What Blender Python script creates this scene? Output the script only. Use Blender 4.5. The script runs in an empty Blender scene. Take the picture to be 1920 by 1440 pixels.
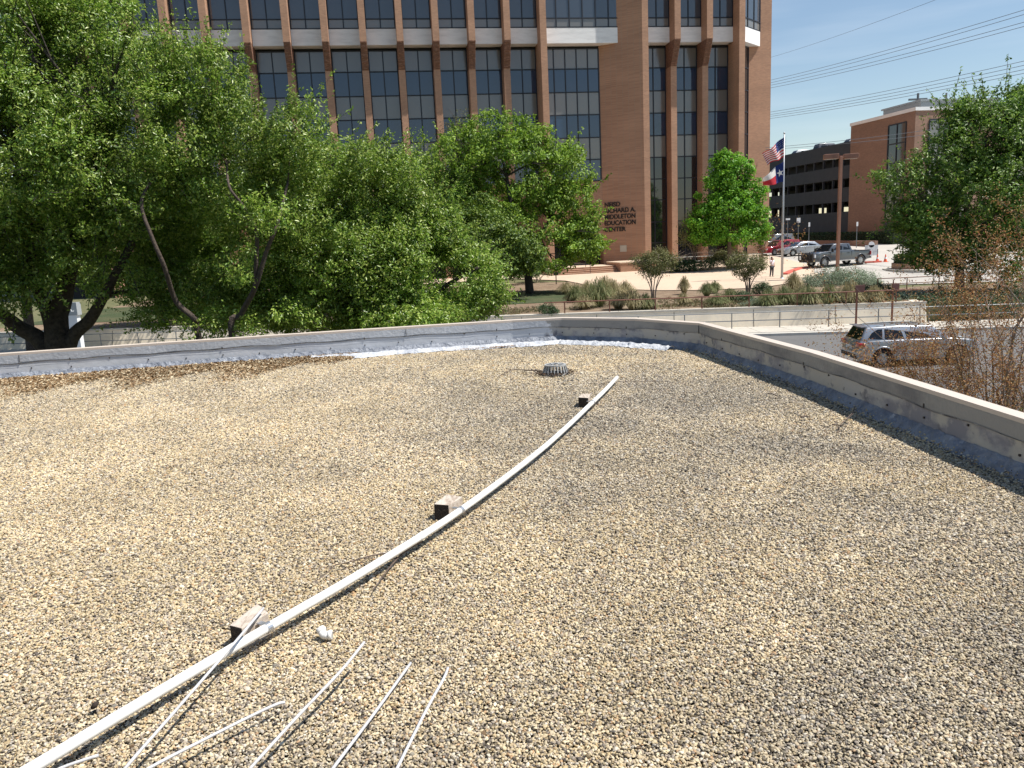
import bpy, bmesh, math, random
import numpy as np
from mathutils import Vector, Matrix, Euler
random.seed(7); rng = np.random.default_rng(7)
S = bpy.context.scene; COL = S.collection
R = math.radians

# ------------------------------------------------------------------ camera
CZ = 5.3; PITCH = R(10.61); ROLL = R(2.76); F = 1442.0
cp, sp, cr, sr = math.cos(PITCH), math.sin(PITCH), math.cos(ROLL), math.sin(ROLL)
camd = bpy.data.cameras.new('camera'); cam = bpy.data.objects.new('camera', camd); COL.objects.link(cam)
camd.sensor_width = 36; camd.lens = F/1920*36; camd.clip_start = 0.05; camd.clip_end = 4000
right = Vector((cr, -sr*sp, -sr*cp)); down = Vector((-sr, -cr*sp, -cr*cp)); fwd = Vector((0, cp, -sp))
M = Matrix((( right.x, -down.x, -fwd.x, 0), (right.y, -down.y, -fwd.y, 0), (right.z, -down.z, -fwd.z, CZ), (0,0,0,1)))
cam.matrix_world = M; S.camera = cam

# ------------------------------------------------------------------ world and sun
SUN_EL = R(60); SUN_AZ = R(-10)         # azimuth measured from +X, anticlockwise
w = bpy.data.worlds.new('World'); S.world = w; w.use_nodes = True
nt = w.node_tree; nt.nodes.clear()
sky = nt.nodes.new('ShaderNodeTexSky'); sky.sky_type = 'NISHITA'; sky.sun_disc = False
sky.sun_elevation = SUN_EL; sky.sun_rotation = R(90) - SUN_AZ
sky.air_density = 1.15; sky.dust_density = 0.25; sky.ozone_density = 1.0; sky.altitude = 200
bg = nt.nodes.new('ShaderNodeBackground'); bg.inputs[1].default_value = 0.088
wo = nt.nodes.new('ShaderNodeOutputWorld')
tc = nt.nodes.new('ShaderNodeTexCoord'); mp = nt.nodes.new('ShaderNodeMapping'); mp.inputs['Scale'].default_value = (1.5, 1.5, 16); mp.inputs['Rotation'].default_value = (0.12, 0.1, 0.5)
nz = nt.nodes.new('ShaderNodeTexNoise'); nz.inputs['Scale'].default_value = 2.2; nz.inputs['Detail'].default_value = 6
cr_ = nt.nodes.new('ShaderNodeValToRGB'); cr_.color_ramp.elements[0].position = .50; cr_.color_ramp.elements[1].position = .8
cr_.color_ramp.elements[1].color = (.14,.14,.14,1)
mx = nt.nodes.new('ShaderNodeMixRGB'); mx.inputs[2].default_value = (8.5, 9.0, 9.6, 1)
L = nt.links.new
L(tc.outputs['Generated'], mp.inputs[0]); L(mp.outputs[0], nz.inputs['Vector']); L(nz.outputs['Fac'], cr_.inputs[0])
L(cr_.outputs[0], mx.inputs[0]); L(sky.outputs[0], mx.inputs[1]); L(mx.outputs[0], bg.inputs[0]); L(bg.outputs[0], wo.inputs[0])
sd = bpy.data.lights.new('sun', 'SUN'); sd.energy = 5.0; sd.angle = R(.5); sd.color = (1, .955, .88)
so = bpy.data.objects.new('sun', sd); COL.objects.link(so)
sv = Vector((math.cos(SUN_EL)*math.cos(SUN_AZ), math.cos(SUN_EL)*math.sin(SUN_AZ), math.sin(SUN_EL)))
so.rotation_euler = sv.to_track_quat('Z', 'Y').to_euler(); so.location = (20, -5, 40)
S.view_settings.view_transform = 'Standard'; S.view_settings.look = 'None'; S.view_settings.exposure = 0.5; S.view_settings.gamma = 1

# ------------------------------------------------------------------ ray helpers
def ray(px, py):
    x2 = (px-960)/F; y2 = (py-720)/F
    x = x2*cr - y2*sr; y = x2*sr + y2*cr
    return Vector((x, cp - y*sp, -sp - y*cp))
def Zp(px, py, z):
    d = ray(px, py); return d*((z-CZ)/d.z) + Vector((0,0,CZ))
def Yp(px, py, Y):
    d = ray(px, py); return d*(Y/d.y) + Vector((0,0,CZ))
def sstep(a, b, x):
    t = min(1, max(0, (x-a)/(b-a))); return t*t*(3-2*t)
def interp(x, pts):
    if x <= pts[0][0]: return pts[0][1]
    for (a, b), (c, d) in zip(pts, pts[1:]):
        if x <= c: return b + (d-b)*(x-a)/(c-a)
    return pts[-1][1]
WALLB = 42.75                          # retaining wall line  Y + .15 X = WALLB
def terrain(X, Y):
    d = Y + .15*X - WALLB
    if d < 0: return 0.0
    zl = interp(Y, [(40,1.06),(62,1.13),(80,1.5),(200,1.5)])
    zr = interp(Y, [(40,1.06),(50,1.08),(62,1.1),(71,1.45),(82,2.05),(107,2.9),(220,3.2)])
    z = zl + (zr-zl)*sstep(19, 27, X)
    if X > 21.5:                        # ground falls away right of the wall's corner
        z *= min(1, .02 + max(0, d-.2)/6.0) if X > 22.5 else 1
    return z
def ghit(px, py, z0=1.1):
    z = z0
    for i in range(25):
        P = Zp(px, py, z)
        z = .5*z + .5*terrain(P.x, P.y)
    P.z = terrain(P.x, P.y); return P

# ------------------------------------------------------------------ materials
MATS = {}
def mat(name, col, rough=.7, metal=0, spec=.5, noise=None, bump=None, coat=0, trans=None, emit=None):
    """noise = (scale, colour2, lo, hi) ; bump = (scale, strength, distance)"""
    if name in MATS: return MATS[name]
    m = bpy.data.materials.new(name); m.use_nodes = True; n = m.node_tree; b = n.nodes['Principled BSDF']
    b.inputs['Base Color'].default_value = (*col, 1); b.inputs['Roughness'].default_value = rough
    b.inputs['Metallic'].default_value = metal; b.inputs['Specular IOR Level'].default_value = spec
    b.inputs['Coat Weight'].default_value = coat; b.inputs['Coat Roughness'].default_value = .08
    t = n.nodes.new('ShaderNodeTexCoord')
    if noise:
        cur = None
        for (sc, c2, lo, hi) in (noise if isinstance(noise, list) else [noise]):
            no = n.nodes.new('ShaderNodeTexNoise'); no.inputs['Detail'].default_value = 7; no.inputs['Roughness'].default_value = .62
            if isinstance(sc, tuple):
                mpn = n.nodes.new('ShaderNodeMapping'); mpn.inputs['Scale'].default_value = sc; n.links.new(t.outputs['Object'], mpn.inputs[0]); n.links.new(mpn.outputs[0], no.inputs['Vector']); no.inputs['Scale'].default_value = 1
            else:
                n.links.new(t.outputs['Object'], no.inputs['Vector']); no.inputs['Scale'].default_value = sc
            rp = n.nodes.new('ShaderNodeMapRange'); rp.inputs[1].default_value = lo; rp.inputs[2].default_value = hi
            n.links.new(no.outputs['Fac'], rp.inputs[0])
            mi = n.nodes.new('ShaderNodeMixRGB'); mi.inputs[2].default_value = (*c2, 1)
            if cur is None: mi.inputs[1].default_value = (*col, 1)
            else: n.links.new(cur, mi.inputs[1])
            n.links.new(rp.outputs[0], mi.inputs[0]); cur = mi.outputs[0]
        n.links.new(cur, b.inputs['Base Color'])
    if bump:
        no = n.nodes.new('ShaderNodeTexNoise'); no.inputs['Scale'].default_value = bump[0]; no.inputs['Detail'].default_value = 5
        n.links.new(t.outputs['Object'], no.inputs['Vector'])
        bp = n.nodes.new('ShaderNodeBump'); bp.inputs['Strength'].default_value = bump[1]; bp.inputs['Distance'].default_value = bump[2]
        n.links.new(no.outputs['Fac'], bp.inputs['Height']); n.links.new(bp.outputs[0], b.inputs['Normal'])
    if emit: b.inputs['Emission Color'].default_value = (*emit, 1); b.inputs['Emission Strength'].default_value = 1
    MATS[name] = m; return m

def leafmat(name, c1, c2, c3, rough=.38, spec=.6, trans=.25):
    if name in MATS: return MATS[name]
    m = bpy.data.materials.new(name); m.use_nodes = True; n = m.node_tree; b = n.nodes['Principled BSDF']
    g = n.nodes.new('ShaderNodeNewGeometry'); rp = n.nodes.new('ShaderNodeValToRGB')
    e = rp.color_ramp.elements; e[0].color = (*c1, 1); e[1].color = (*c3, 1); x = e.new(.5); x.color = (*c2, 1)
    n.links.new(g.outputs['Random Per Island'], rp.inputs[0])
    no = n.nodes.new('ShaderNodeTexNoise'); no.inputs['Scale'].default_value = .55; no.inputs['Detail'].default_value = 3
    t = n.nodes.new('ShaderNodeTexCoord'); n.links.new(t.outputs['Object'], no.inputs['Vector'])
    hs = n.nodes.new('ShaderNodeHueSaturation'); mr = n.nodes.new('ShaderNodeMapRange')
    mr.inputs[1].default_value = .3; mr.inputs[2].default_value = .7; mr.inputs[3].default_value = .75; mr.inputs[4].default_value = 1.25
    n.links.new(no.outputs['Fac'], mr.inputs[0]); n.links.new(mr.outputs[0], hs.inputs['Value']); n.links.new(rp.outputs[0], hs.inputs['Color'])
    n.links.new(hs.outputs[0], b.inputs['Base Color'])
    b.inputs['Roughness'].default_value = rough; b.inputs['Specular IOR Level'].default_value = spec
    tr = n.nodes.new('ShaderNodeBsdfTranslucent'); n.links.new(hs.outputs[0], tr.inputs[0])
    ms = n.nodes.new('ShaderNodeMixShader'); ms.inputs[0].default_value = trans
    n.links.new(b.outputs[0], ms.inputs[1]); n.links.new(tr.outputs[0], ms.inputs[2]); n.links.new(ms.outputs[0], n.nodes['Material Output'].inputs[0])
    MATS[name] = m; return m

def brickmat(name, c1, c2, mortar, ax=None, sc=1.0):
    if name in MATS: return MATS[name]
    m = bpy.data.materials.new(name); m.use_nodes = True; n = m.node_tree; b = n.nodes['Principled BSDF']; b.inputs['Roughness'].default_value = .85
    t = n.nodes.new('ShaderNodeTexCoord'); sx = n.nodes.new('ShaderNodeSeparateXYZ'); n.links.new(t.outputs['Object'], sx.inputs[0])
    ad = n.nodes.new('ShaderNodeMath'); ad.operation = 'ADD'; n.links.new(sx.outputs[0], ad.inputs[0]); n.links.new(sx.outputs[1], ad.inputs[1])
    cx = n.nodes.new('ShaderNodeCombineXYZ'); n.links.new(ad.outputs[0], cx.inputs[0]); n.links.new(sx.outputs[2], cx.inputs[1])
    br = n.nodes.new('ShaderNodeTexBrick'); br.inputs['Scale'].default_value = sc; br.inputs['Brick Width'].default_value = .3; br.inputs['Row Height'].default_value = .1; br.inputs['Mortar Size'].default_value = .009
    br.inputs['Color1'].default_value = (*c1, 1); br.inputs['Color2'].default_value = (*c2, 1); br.inputs['Mortar'].default_value = (*mortar, 1)
    n.links.new(cx.outputs[0], br.inputs['Vector'])
    no = n.nodes.new('ShaderNodeTexNoise'); no.inputs['Scale'].default_value = 1; no.inputs['Detail'].default_value = 6
    mp = n.nodes.new('ShaderNodeMapping'); mp.inputs['Scale'].default_value = (.15, .15, .5); n.links.new(t.outputs['Object'], mp.inputs[0]); n.links.new(mp.outputs[0], no.inputs['Vector'])
    mr = n.nodes.new('ShaderNodeMapRange'); mr.inputs[1].default_value = .3; mr.inputs[2].default_value = .7; mr.inputs[3].default_value = .88; mr.inputs[4].default_value = 1.1; n.links.new(no.outputs['Fac'], mr.inputs[0])
    hs = n.nodes.new('ShaderNodeHueSaturation'); n.links.new(mr.outputs[0], hs.inputs['Value']); n.links.new(br.outputs[0], hs.inputs['Color']); n.links.new(hs.outputs[0], b.inputs['Base Color'])
    bp = n.nodes.new('ShaderNodeBump'); bp.inputs['Strength'].default_value = .5; bp.inputs['Distance'].default_value = .01; bp.invert = True
    n.links.new(br.outputs['Fac'], bp.inputs['Height']); n.links.new(bp.outputs[0], b.inputs['Normal'])
    MATS[name] = m; return m

def glassmat(name, col, rough=.05, wave=.004):
    m = mat(name, col, rough=rough, spec=1.0, bump=(.5, .09, wave)); b = m.node_tree.nodes['Principled BSDF']; b.inputs['IOR'].default_value = 1.52
    return m

m_brick = brickmat('brown_brick', (.46,.255,.158), (.37,.20,.125), (.35,.25,.18))
m_brick2 = brickmat('garage_brick', (.30,.175,.12), (.24,.14,.10), (.24,.17,.13))
m_white_band = mat('white_band_concrete', (.80,.80,.80), .8, noise=[((.5,.5,2.5), (.66,.66,.66), .45, .7)])
m_glassA = glassmat('spandrel_glass', (.165,.158,.145), .15, .002)
m_glassB = glassmat('vision_glass', (.018,.040,.085), .05, .002)
m_glassD = glassmat('upper_glass', (.055,.068,.088), .06, .003)
m_glassC = glassmat('dark_glass', (.012,.014,.018), .05, .004)
m_frame = mat('dark_frame', (.012,.015,.025), .5)
m_soffit = mat('soffit', (.20,.17,.15), .9)
m_conc = mat('wall_concrete', (.82,.72,.57), .9, noise=[(.5, (.54,.47,.38), .48, .75), ((.9,.9,.25), (.38,.33,.27), .64, .82), (9, (.70,.64,.54), .45, .7)])
m_walk = mat('sidewalk_concrete', (.47,.43,.37), .9, noise=[(.6, (.38,.34,.29), .45, .7), (8, (.5,.47,.41), .4, .7)])
m_plaza = mat('plaza_concrete', (.55,.42,.31), .9, noise=[(.25, (.47,.35,.255), .42, .7), (5, (.58,.46,.35), .45, .7)])
m_lot = mat('lot_concrete', (.43,.40,.355), .9, noise=[(.22, (.35,.325,.29), .42, .68), (4, (.46,.43,.39), .45, .7)])
m_asph = mat('asphalt', (.125,.122,.12), .85, noise=[(.3, (.10,.098,.096), .4, .7), (40, (.17,.165,.16), .5, .7)], bump=(80,.4,.01))
m_mulch = mat('mulch_soil', (.20,.135,.085), .95, noise=[(1.2, (.28,.21,.14), .42, .65), (14, (.07,.045,.03), .5, .7)], bump=(14,.8,.05))
m_earth = mat('earth_grass', (.12,.12,.05), .95, noise=[(.08, (.16,.14,.07), .4, .7), (3, (.05,.07,.02), .45, .7)])
m_lawn = mat('lawn', (.045,.065,.02), .95, noise=[(.5, (.11,.10,.045), .45, .7), (9, (.02,.035,.010), .45, .7)], bump=(20,.8,.05))
m_red = mat('red_curb_paint', (.55,.10,.07), .7, noise=(6,(.45,.16,.11),.5,.7))
m_rust = mat('rust_brown_steel', (.19,.072,.045), .7, noise=(9,(.12,.05,.035),.45,.7))
m_steel = mat('grey_painted_steel', (.17,.185,.20), .5, metal=.3)
m_bark = mat('bark_dark', (.075,.06,.05), .95, noise=(14,(.03,.024,.02),.4,.65), bump=(30,1,.02))
m_bark2 = mat('bark_brown', (.17,.125,.095), .95, noise=(12,(.09,.065,.05),.4,.65), bump=(30,1,.02))
m_stem = mat('stem_grey', (.26,.20,.16), .9, noise=(15,(.15,.11,.09),.4,.65))

# ------------------------------------------------------------------ mesh helpers
class MB:
    def __init__(s): s.v = []; s.f = []; s.mi = []
    def add(s, vs, fs, mi=0):
        o = len(s.v); s.v += [tuple(v) for v in vs]; s.f += [tuple(i+o for i in f) for f in fs]; s.mi += [mi]*len(fs); return s
    def box(s, c, d, rz=0, mi=0, rot=None):
        c = Vector(c); x, y, z = d[0]/2, d[1]/2, d[2]/2
        Mx = rot if rot is not None else Matrix.Rotation(rz, 3, 'Z')
        vs = [c + Mx @ Vector((a*x, b*y, e*z)) for a in (-1,1) for b in (-1,1) for e in (-1,1)]
        return s.add(vs, [(0,1,3,2),(4,6,7,5),(0,4,5,1),(2,3,7,6),(0,2,6,4),(1,5,7,3)], mi)
    def tube(s, pts, r, n=8, mi=0, cap=True):
        pts = [Vector(p) for p in pts]; rs = r if isinstance(r, (list, tuple)) else [r]*len(pts)
        o = len(s.v); prev = None
        for i, p in enumerate(pts):
            d = (pts[min(i+1, len(pts)-1)] - pts[max(i-1, 0)])
            d = d.normalized() if d.length > 1e-9 else Vector((0,0,1))
            if prev is None: a = d.orthogonal().normalized()
            else: a = (prev - d*prev.dot(d)); a = a.normalized() if a.length > 1e-6 else d.orthogonal().normalized()
            prev = a; b = d.cross(a)
            for k in range(n):
                t = 2*math.pi*k/n; s.v.append(tuple(p + (a*math.cos(t) + b*math.sin(t))*rs[i]))
        for i in range(len(pts)-1):
            for k in range(n):
                q = o+i*n; s.f.append((q+k, q+(k+1)%n, q+n+(k+1)%n, q+n+k)); s.mi.append(mi)
        if cap:
            s.f.append(tuple(o+n-1-k for k in range(n))); s.mi.append(mi)
            q = o+(len(pts)-1)*n; s.f.append(tuple(q+k for k in range(n))); s.mi.append(mi)
        return s
    def prism(s, poly, z0, z1, mi=0):
        n = len(poly); vs = [(p[0],p[1],z0) for p in poly] + [(p[0],p[1],z1) for p in poly]
        fs = [(k, (k+1)%n, n+(k+1)%n, n+k) for k in range(n)] + [tuple(range(n-1,-1,-1)), tuple(range(n,2*n))]
        return s.add(vs, fs, mi)
    def build(s, name, mats, parent=None, smooth=False, bevel=0):
        me = bpy.data.meshes.new(name); me.from_pydata(s.v, [], s.f)
        for m in (mats if isinstance(mats, (list, tuple)) else [mats]): me.materials.append(m)
        me.polygons.foreach_set('material_index', s.mi)
        bm = bmesh.new(); bm.from_mesh(me); bmesh.ops.recalc_face_normals(bm, faces=bm.faces); bm.to_mesh(me); bm.free()
        if smooth: me.polygons.foreach_set('use_smooth', [True]*len(me.polygons))
        o = bpy.data.objects.new(name, me); COL.objects.link(o)
        if parent is not None: o.parent = parent
        if bevel:
            b = o.modifiers.new('b', 'BEVEL'); b.width = bevel; b.segments = 2; b.limit_method = 'ANGLE'; b.angle_limit = R(35)
        return o
def tag(o, label=None, cat=None, group=None, kind=None):
    if label: o['label'] = label
    if cat: o['category'] = cat
    if group: o['group'] = group
    if kind: o['kind'] = kind
    return o
def empty(name, loc=(0,0,0), rz=0, label=None, cat=None, group=None):
    e = bpy.data.objects.new(name, None); COL.objects.link(e); e.location = loc; e.rotation_euler = (0,0,rz); e.empty_display_size = .2
    return tag(e, label, cat, group)
def local(parent, o):           # keep world place of o when its parent has a location
    o.matrix_parent_inverse = Matrix.Translation(-Vector(parent.location)) if parent.rotation_euler.z == 0 else parent.matrix_basis.inverted(); return o
def draped(name, poly, dz, m, step=2.0):
    bm = bmesh.new(); vs = [bm.verts.new((p[0], p[1], 0)) for p in poly]; bm.faces.new(vs); bmesh.ops.triangulate(bm, faces=bm.faces)
    xs = [p[0] for p in poly]; ys = [p[1] for p in poly]
    for ax, a, b in ((0, min(xs), max(xs)), (1, min(ys), max(ys))):
        k = math.floor(a/step)*step + step
        while k < b:
            no = (1,0,0) if ax == 0 else (0,1,0); co = (k,0,0) if ax == 0 else (0,k,0)
            bmesh.ops.bisect_plane(bm, geom=bm.verts[:]+bm.edges[:]+bm.faces[:], plane_co=co, plane_no=no); k += step
    for v in bm.verts: v.co.z = terrain(v.co.x, v.co.y) + dz
    bmesh.ops.recalc_face_normals(bm, faces=bm.faces)
    me = bpy.data.meshes.new(name); bm.to_mesh(me); bm.free(); me.materials.append(m)
    for p in me.polygons:
        pass
    o = bpy.data.objects.new(name, me); COL.objects.link(o); o['kind'] = 'structure'; return o

# ================================================================== GROUND, ROAD, PLAZA, LOT
def make_ground():
    xs = [-1500,-400,-150,-80,-50] + [-40+2*i for i in range(46)] + [55,60,70,85,110,160,400,1500]
    ds = [-600,-200,-60,-20,-8,-3,.10,.12,1,2,4,6,8,10] + [12+2*i for i in range(45)] + [110,130,160,220,500,2500]
    mb = MB(); n = len(ds)
    for x in xs:
        xx = max(-60, min(60, x))
        for d in ds:
            Y = d + WALLB - .15*xx
            mb.v.append((x, Y, (terrain(xx, Y) if d > .11 else 0) - .03))
    for i in range(len(xs)-1):
        for j in range(n-1):
            a = i*n+j; mb.f.append((a, a+n, a+n+1, a+1)); mb.mi.append(0)
    o = mb.build('ground', m_earth); o['kind'] = 'structure'
make_ground()
def wl(X, off=0): return (X, WALLB - .15*X + off)
# road and sidewalk along the retaining wall
mb = MB(); mb.add([(-70, *[wl(-70,-3.0)[1]], 0), (120, wl(120,-3.0)[1], 0), (120, wl(120,-22)[1], 0), (-70, wl(-70,-22)[1], 0)], [(0,1,2,3)])
mb.build('road', m_asph)['kind'] = 'structure'
mb = MB(); mb.prism([wl(-70,-2.6), wl(120,-2.6), wl(120,-.15), wl(-70,-.15)], -.02, .15)
k = -69.
while k < 60:
    mb.prism([wl(k,-2.58), wl(k+.02,-2.58), wl(k+.02,-.2), wl(k,-.2)], .10, .152, 1); k += 1.6
mb.build('sidewalk', [m_walk, mat('joint_dark', (.16,.14,.12), .9)])['kind'] = 'structure'
mb = MB(); mb.prism([wl(-70,-3.02), wl(120,-3.02), wl(120,-2.61), wl(-70,-2.61)], -.02, .13)
mb.build('kerb', mat('kerb_concrete', (.52,.49,.44), .9, noise=(3,(.42,.39,.35),.45,.7)))['kind'] = 'structure'
# planting bed between the retaining wall and the plaza
pl = [ghit(*q) for q in ((955,523),(1060,527),(1110,537),(1170,543),(1232,545.5),(1300,545),(1420,541),(1475,533))]
draped('planting_bed', [wl(-34,.3), wl(21.4,.3), (27,55), (24,60), (20,66), (0,72), (-34,72)], .0, m_mulch)
draped('verge_bed', [wl(21.6,.4), wl(60,.4), wl(60,9), (27,50), wl(22.5,9)], .015, m_mulch)
draped('lawn', [(-34,53), (-8,51), (pl[1].x+.6, 51), (pl[2].x-1.2, 57), (pl[1].x, 62), (-34,66)], .02, m_lawn)
draped('plaza', [(p.x, p.y) for p in pl] + [(25.5,60),(26.4,66.5),(28.6,72),(29.5,90),(-30,83),(-30,70)], .05, m_plaza)
draped('parking_lot', [(25.0,52.2),(60,44),(120,44),(120,112),(28,112),(29.52,90),(28.62,72),(26.42,66.5),(25.52,60)], .03, m_lot)
# kerbs painted red around the drop-off
def kerb_line(name, pts, m, label, wdt=.3, h=.17):
    mb = MB()
    for a, b in zip(pts, pts[1:]):
        a = Vector((a[0],a[1],0)); b = Vector((b[0],b[1],0)); d = (b-a).normalized(); nn = Vector((-d.y,d.x,0))*wdt/2
        za, zb = terrain(*a.xy), terrain(*b.xy)
        vs = [Vector((*(q+s_*nn).xy, zz+e)) for e in (0, h) for q, zz, s_ in ((a,za,-1),(b,zb,-1),(b,zb,1),(a,za,1))]
        mb.add(vs, [(0,1,5,4),(1,2,6,5),(2,3,7,6),(3,0,4,7),(4,5,6,7),(3,2,1,0)])
    o = mb.build(name, m); return tag(o, label, 'kerb')
kerb_line('painted_kerb', [ghit(1471,516,1.3).xy, ghit(1484,510,1.3).xy, ghit(1500,505,1.3).xy, ghit(1512,503,1.3).xy], m_red, 'red painted kerb curving from the flagpole towards the pickup', .5)
kerb_line('painted_kerb', [ghit(1622,493.5,1.5).xy, ghit(1636,493,1.5).xy, ghit(1650,492,1.5).xy], m_red, 'short red painted kerb behind the pickup tailgate', .5)

# retaining wall
WZ = 1.08
rw = empty('retaining_wall', (0,0,0), 0, 'long pale concrete retaining wall behind the street sidewalk', 'wall')
mb = MB(); mb.prism([wl(-60,0), wl(21.5,0), (21.5+.9, wl(21.5)[1]+3.2), (21.5+.55, wl(21.5)[1]+3.25), (21.1, wl(21.1)[1]+.32), wl(-60,.32)], 0, WZ)
for i in (0,1): mb.v[i] = (mb.v[i][0], mb.v[i][1]-.2, mb.v[i][2])      # batter added so the face catches the grazing sun
mb.build('wall_face', m_conc, rw)
mb = MB(); mb.prism([wl(-60,-.03), wl(21.53,-.03), wl(21.53,.37), wl(-60,.37)], WZ+.002, WZ+.10)
mb.build('coping', mat('coping_concrete', (.60,.55,.47), .85, noise=(2,(.5,.45,.38),.45,.7)), rw)
mb = MB()
for k in range(-14, 6):
    X = k*4.1 + .7; mb.box((X, wl(X)[1]-.1, .55), (.03,.02,1.02), rot=Matrix.Rotation(math.atan(-.15),3,'Z') @ Matrix.Rotation(-math.atan(.2/1.08),3,'X'))
mb.build('joint', mat('joint_dark', (.16,.14,.12), .9), rw)

# street railing (grey, two rails) and bed railing (rust)
def railing(name, label, off, z0, h, rails, posts, m, x0, x1, r=.025, zt=None):
    e = empty(name, (0,0,0), 0, label, 'railing')
    for hh in rails:
        pts = []; n = 12
        for i in range(n+1):
            X = x0 + (x1-x0)*i/n; pts.append((*wl(X, off), z0+hh))
        MB().tube(pts, r, 6).build('rail', m, e)
    for X in posts:
        MB().tube([(*wl(X, off), z0-.05), (*wl(X, off), z0+h-.02)], r, 6).build('post', m, e)
    return e
railing('street_railing', 'grey two rail steel railing along the street sidewalk', -.75, .15, .82, (.40,.82), [-33.9+2.4*i for i in range(29)], m_steel, -34, 34, .026)
railing('bed_railing', 'rust brown handrail on top of the retaining wall', .12, WZ+.1, .62, (.62,), [3.1+2.43*i for i in range(8)], m_rust, 2.0, 21.3, .033)
# ================================================================== OFFICE BUILDING
a8 = R(8.8); BU = Vector((math.cos(a8), math.sin(a8), 0)); BN = Vector((math.sin(a8), -math.cos(a8), 0))
BO = Yp(1204, 300, 85); BO.z = 0
ob = empty('office_building', tuple(BO), a8, 'tall brown brick office tower with brick fins and dark glass bays', 'building')
# local frame: x along facade, y into the building (recess), z up
TOPZ = 46
def bb(mb, u0, u1, r0, r1, z0, z1, mi=0): return mb.box(((u0+u1)/2,(r0+r1)/2,(z0+z1)/2), (u1-u0, r1-r0, z1-z0), 0, mi)
fins = [.55,4.10,7.66,11.27,-10.24,-13.95,-17.56,-21.17,-24.73,-28.35,-32.01,-35.67,-39.38,-43.19,-46.8,-50.44,-54.5]
full = {.55, 11.27, -10.24}
m_corbel = mat('corbel_brick', (.19,.095,.06), .95, noise=((3,3,18),(.33,.175,.11),.5,.62), bump=(6,1,.08))
for u in fins:
    hw = .33
    mb = MB()
    if u in full: bb(mb, u-hw, u+hw, 0, 2.78, 0, TOPZ)
    else:
        bb(mb, u-hw, u+hw, 0, 2.78, 25.17, TOPZ)
        bb(mb, u-hw, u+hw, 1.25, 2.78, 0, 22.7)
    p = mb.build('brick_fin', m_brick, ob)
    if u not in full:
        mb = MB(); n = 24; rr = random.Random(int(u*100))
        for i in range(n):      # stepped courses carry the fin out
            z0 = 22.7 + (25.17-22.7)*i/n; z1 = 22.7 + (25.17-22.7)*(i+1)/n
            y0 = 1.25*(1-(i+1)/n) + .0
            mb.box((u, (y0+2.78)/2, (z0+z1)/2), (2*hw-.01+rr.uniform(-.03,.02), 2.78-y0+rr.uniform(-.06,.06), z1-z0-.012))
        mb.build('corbel', m_corbel, p)
# bays
def window(u0, u1, rec, z0, z1, cols, rowz, tint, nm='window', lastcol=True, T=None):
    """tint(i) -> glass index for row i"""
    mb = MB(); zs = [z0] + sorted(z for z in rowz if z0 < z < z1) + [z1]
    T = T or (lambda x, y, z: (x, y, z))
    for c in range(cols):
        x0 = u0 + (u1-u0)*c/cols; x1 = u0 + (u1-u0)*(c+1)/cols
        for i in range(len(zs)-1):
            q = random.uniform(-.0004, .0004)
            mb.add([T(x0,rec+q,zs[i]), T(x1,rec-q,zs[i]), T(x1,rec-q,zs[i+1]), T(x0,rec+q,zs[i+1])], [(0,1,2,3)], tint(i, zs[i]))
    g = mb.build(nm, [m_glassA, m_glassB, m_glassC, m_glassD], ob)
    mb = MB()
    def fb(x0, x1, y0, y1, za, zb):
        vs = [T(x, y, z) for x in (x0,x1) for y in (y0,y1) for z in (za,zb)]
        mb.add(vs, [(0,1,3,2),(4,6,7,5),(0,4,5,1),(2,3,7,6),(0,2,6,4),(1,5,7,3)])
    for c in range(cols+1):
        x = u0 + (u1-u0)*c/cols; x = min(max(x, u0+.05), u1-.05); fb(x-.055, x+.055, rec-.07, rec-.01, z0, z1)
    for z in zs:
        z = min(max(z, z0+.05), z1-.05); fb(u0, u1, rec-.062, rec-.012, z-.055, z+.055)
    mb.build('frame', m_frame, g)
lowz = [22.87,20.5,18.18,15.8,13.5,11.18]
upz = [27.62, 31.35, 33.7, 36, 38.3, 40.6, 43]
tl = lambda i, z: 0 if any(abs(z-k) < .3 for k in (22.87,18.18,13.5)) else 1
def tint_low(i, z):
    return {11.18:1, 13.5:0, 15.8:1, 18.18:0, 20.5:1, 22.87:0}.get(round(z,2), 2)
def tint_up(i, z): return 0 if z < 27.7 else 1 if z < 27.7 else (0 if z > 31 and z < 33 else 3 if False else 1)
def tint_up(i, z): return 0 if (z < 27 or abs(z-33.7) < .1 or abs(z-38.3) < .1) else 4
fs = sorted(fins)
m_glassU = None
bays = [(fs[i]+.33, fs[i+1]-.33) for i in range(len(fs)-1)]
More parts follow.
